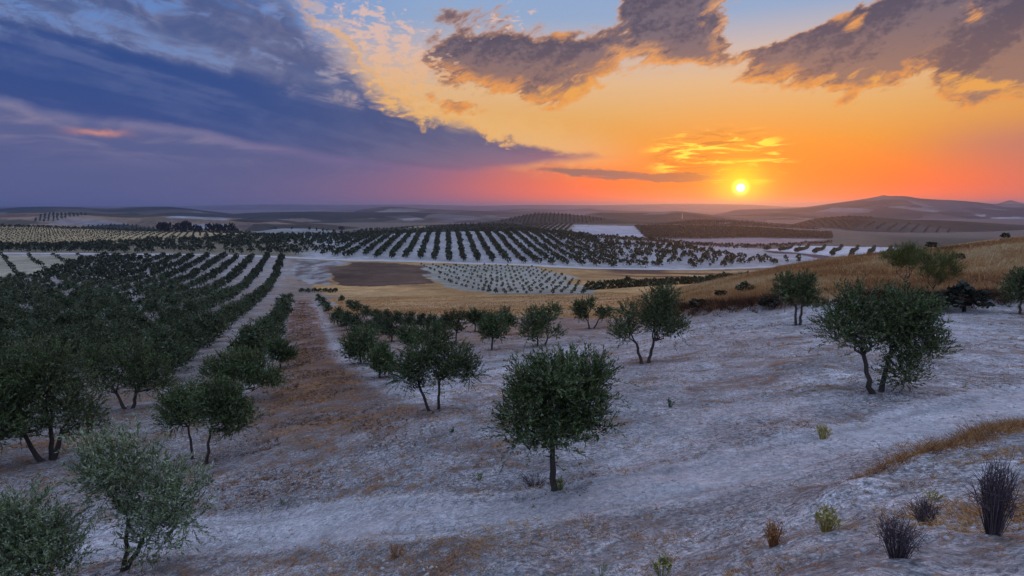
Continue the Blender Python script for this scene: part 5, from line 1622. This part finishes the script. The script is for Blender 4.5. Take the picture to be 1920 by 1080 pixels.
G_BUSH = 'dead bushes in the right foreground'
fan_plant(1862, 1000, 165, 84, 170, 'tall dead dark bush of upright twigs, right foreground below the rusty grass', TWIGS, 'dry_bush', 'dead bush', 0.0032, tint=(0.2, 1.0), seed=1, group=G_BUSH, sub=3)
fan_plant(1734, 975, 62, 60, 100, 'small dead dark bush left of the tall one in the right foreground', TWIGS, 'dry_bush', 'dead bush', 0.0030, tint=(0.2, 1.0), seed=2, group=G_BUSH, sub=3)
fan_plant(1678, 1098, 105, 95, 140, 'dead dark bush cut off by the bottom edge at right', TWIGS, 'dry_bush', 'dead bush', 0.0028, tint=(0.2, 1.0), seed=3, group=G_BUSH, sub=3)
fan_plant(1003, 912, 26, 90, 70, 'low heap of dead dark twigs at the foot of the centre tree', TWIGS, 'dry_bush', 'dead bush', 0.006, tint=(0.2, 1.0), seed=4, spread=1.0)
fan_plant(1542, 824, 36, 36, 40, 'pale yellow-green bushy weed alone on the clay at right', YELLW, 'weed', 'weed', 0.008, tint=(0.2, 0.9), seed=5, leafy=90, group='weeds on the clay')
fan_plant(1550, 990, 62, 56, 50, 'yellow flowering weed on the clay left of the rusty grass strip', YELLW, 'weed', 'weed', 0.005, tint=(0.2, 0.9), seed=6, leafy=170, group='weeds on the clay')
fan_plant(1450, 1018, 60, 50, 50, 'orange-brown dry weed left of the yellow flowering one', DRY, 'weed', 'weed', 0.005, tint=(0.25, 0.6), seed=7, leafy=60, group='weeds on the clay')
fan_plant(1256, 762, 24, 20, 16, 'small dark green weed on the clay between the centre and right trees', GREENW, 'weed', 'weed', 0.008, tint=(0.0, 0.3), seed=8, leafy=40, group='weeds on the clay')
fan_plant(897, 900, 22, 24, 16, 'small bright green weed left of the centre tree trunk', GREENW, 'weed', 'weed', 0.006, tint=(0.5, 0.9), seed=9, leafy=50, group='weeds on the clay')
fan_plant(847, 810, 12, 24, 20, 'flat dark green weed below the two-stemmed leaning tree', GREENW, 'weed', 'weed', 0.008, tint=(0.0, 0.3), seed=10, leafy=40, group='weeds on the clay', spread=1.0)
fan_plant(1240, 1084, 66, 50, 14, 'leafy yellowish weed with upright stalks at the bottom edge', GREENW, 'weed', 'weed', 0.004, tint=(0.5, 0.95), seed=11, leafy=120, group='weeds on the clay')
fan_plant(1128, 1086, 40, 40, 14, 'thin straggling weed at the bottom edge left of the leafy one', GREENW, 'weed', 'weed', 0.003, tint=(0.4, 0.8), seed=12, leafy=30, group='weeds on the clay')
fan_plant(1748, 925, 26, 56, 40, 'low yellow weed just below the rusty grass strip', YELLW, 'weed', 'weed', 0.004, tint=(0.1, 0.8), seed=13, leafy=110, group='weeds on the clay', spread=1.0)
fan_plant(1050, 921, 32, 30, 40, 'tuft of pale suckers at the base of the centre tree trunk', GREENW, 'weed', 'weed', 0.005, tint=(0.5, 0.9), seed=14, leafy=60, group='weeds on the clay')
fan_plant(530, 945, 18, 40, 20, 'grey-green low weed on the clay right of the airy tree', GREENW, 'weed', 'weed', 0.005, tint=(0.3, 0.7), seed=15, leafy=40, group='weeds on the clay', spread=1.0)
fan_plant(742, 1040, 34, 46, 36, 'rusty dry weed near the bottom edge, left of the centre tree', DRY, 'weed', 'weed', 0.004, tint=(0.25, 0.55), seed=16, leafy=50, group='weeds on the clay')

# ---- the spur: feathery broom trees, dark shrub under them, bushes on its skyline
G_BR = 'broom trees on the grassy spur'
def broom(px, py, hpx, label, stems, blobs, seed, n=620):
    hand_tree(px, py, hpx, label, stems, blobs, seed, n, 10, 0.28, name='broom_tree', mat=LEAF_BROOM, d0=38, d1=75, group=G_BR, upward=1.6, r0=0.06, twig=0.55, lw=0.05, cat='broom tree', tdraw=0.6, core=0.0, dens=1.0)
broom(1694, 556, 98, 'feathery yellow-green broom tree with a bare slender trunk on the grassy spur', [(0, 0, 0.02, 0, 0.30)],
      [(-0.22, 0, 0.66, 0.22, 0.2, 0.18, 0), (0.02, 0, 0.78, 0.22, 0.2, 0.17, 0), (0.20, 0, 0.66, 0.20, 0.2, 0.16, 0), (0.0, 0, 0.56, 0.18, 0.2, 0.12, 0)], 51)
broom(1747, 572, 96, 'feathery green broom tree branching low, right one of the pair on the spur', [(0, 0, 0.0, 0, 0.16)],
      [(-0.20, 0, 0.60, 0.26, 0.22, 0.24, 0), (0.12, 0, 0.68, 0.28, 0.24, 0.22, 0), (0.30, 0, 0.50, 0.20, 0.2, 0.22, 0), (0.0, 0, 0.38, 0.26, 0.2, 0.20, 0)], 52, 560)


def shrub(px, py, hpx, wide, label, mat, seed, group, d0, d1, n=260, leaf=0.2):
    x, y = at(px, py, d0, d1); h = hpx * y / FPX
    v, f, t = clump(np.random.default_rng(seed), n, leaf)
    v = v * np.array((h * wide, h * wide, h))
    tag(put('shrub', new_mesh('shrub', v, f, mat, False, {'tint': t}), (x, y, gz1(x, y) - 0.1)), label, 'shrub', group)


G_SH = 'shrubs on the grassy spur'
shrub(1806, 584, 58, 1.5, 'very dark dense shrub on the bank right of the broom trees', LEAF_DARK, 61, G_SH, 38, 70, 400, 0.15)
shrub(1752, 582, 40, 1.8, 'very dark low shrub on the bank under the green broom tree', LEAF_DARK, 62, G_SH, 38, 70, 400, 0.15)
shrub(1745, 466, 14, 1.6, 'dark bush on the skyline of the grassy spur, above the broom trees', LEAF_FAR, 63, G_SH, 60, 125)
shrub(1884, 447, 12, 1.5, 'small dark bush on the spur skyline near the right edge', LEAF_FAR, 64, G_SH, 60, 125)
shrub(1800, 487, 14, 1.5, 'rounded pale dry bush on the grass of the spur right of the broom trees', LEAF_YELLOW, 65, G_SH, 60, 125)
shrub(1395, 548, 22, 1.5, 'dark green bush in the grass left of the dark compact olive tree', LEAF_FAR, 66, G_SH, 60, 125)
shrub(1350, 556, 14, 2.0, 'low dark bush in the grass further left on the slope', LEAF_FAR, 67, G_SH, 60, 125)
shrub(1440, 583, 20, 2.4, 'dark dead-looking shrub on the bank left of the dark compact olive tree', LEAF_DARK, 68, G_SH, 38, 75, 400, 0.15)
shrub(1310, 590, 17, 2.6, 'dark low shrub on the bank behind the dark split-crowned olive tree', LEAF_DARK, 69, G_SH, 38, 75, 400, 0.15)
shrub(1260, 592, 16, 2.0, 'dark low shrub at the left end of the bank', LEAF_DARK, 70, G_SH, 38, 75, 400, 0.15)
shrub(640, 423, 9, 1.4, 'lone dark round bush on the tan hill far beyond the rows', LEAF_DARK, 71, None, 500, 1400)

# ---- far masts on the hills
def mast(px, hpx, hill, py, label):
    x, y = hill.cast(px, py)
    h = hpx * y / FPX; z = float(hill.z(np.array([x]), np.array([y]))[0])
    g = Geo()
    g.tube([(0, 0, -3), (0, 0, h * 0.5), (0, 0, h)], [h * 0.085, h * 0.065, h * 0.05], 8)
    g.tube([(0, 0, h), (0, 0, h * 1.06), (0, 0, h * 1.12)], [h * 0.09, h * 0.09, h * 0.02], 8)
    v, f = g.arrays()
    m, gr, b = material('whitewash', 0.8, 0.2)
    gr.put(b.inputs['Base Color'], gr.mix(gr.noise(geo_pos(gr), 0.4, 3.0), (0.62, 0.60, 0.58, 1), (0.80, 0.78, 0.76, 1)))
    tag(put('tower', new_mesh('tower', v, f, m), (x, y, z)), label, 'tower')


mast(1279, 8, H_RIGHTMID, 410, 'tiny white tower on the far violet hill left of the sun')
print('cover faces', total)
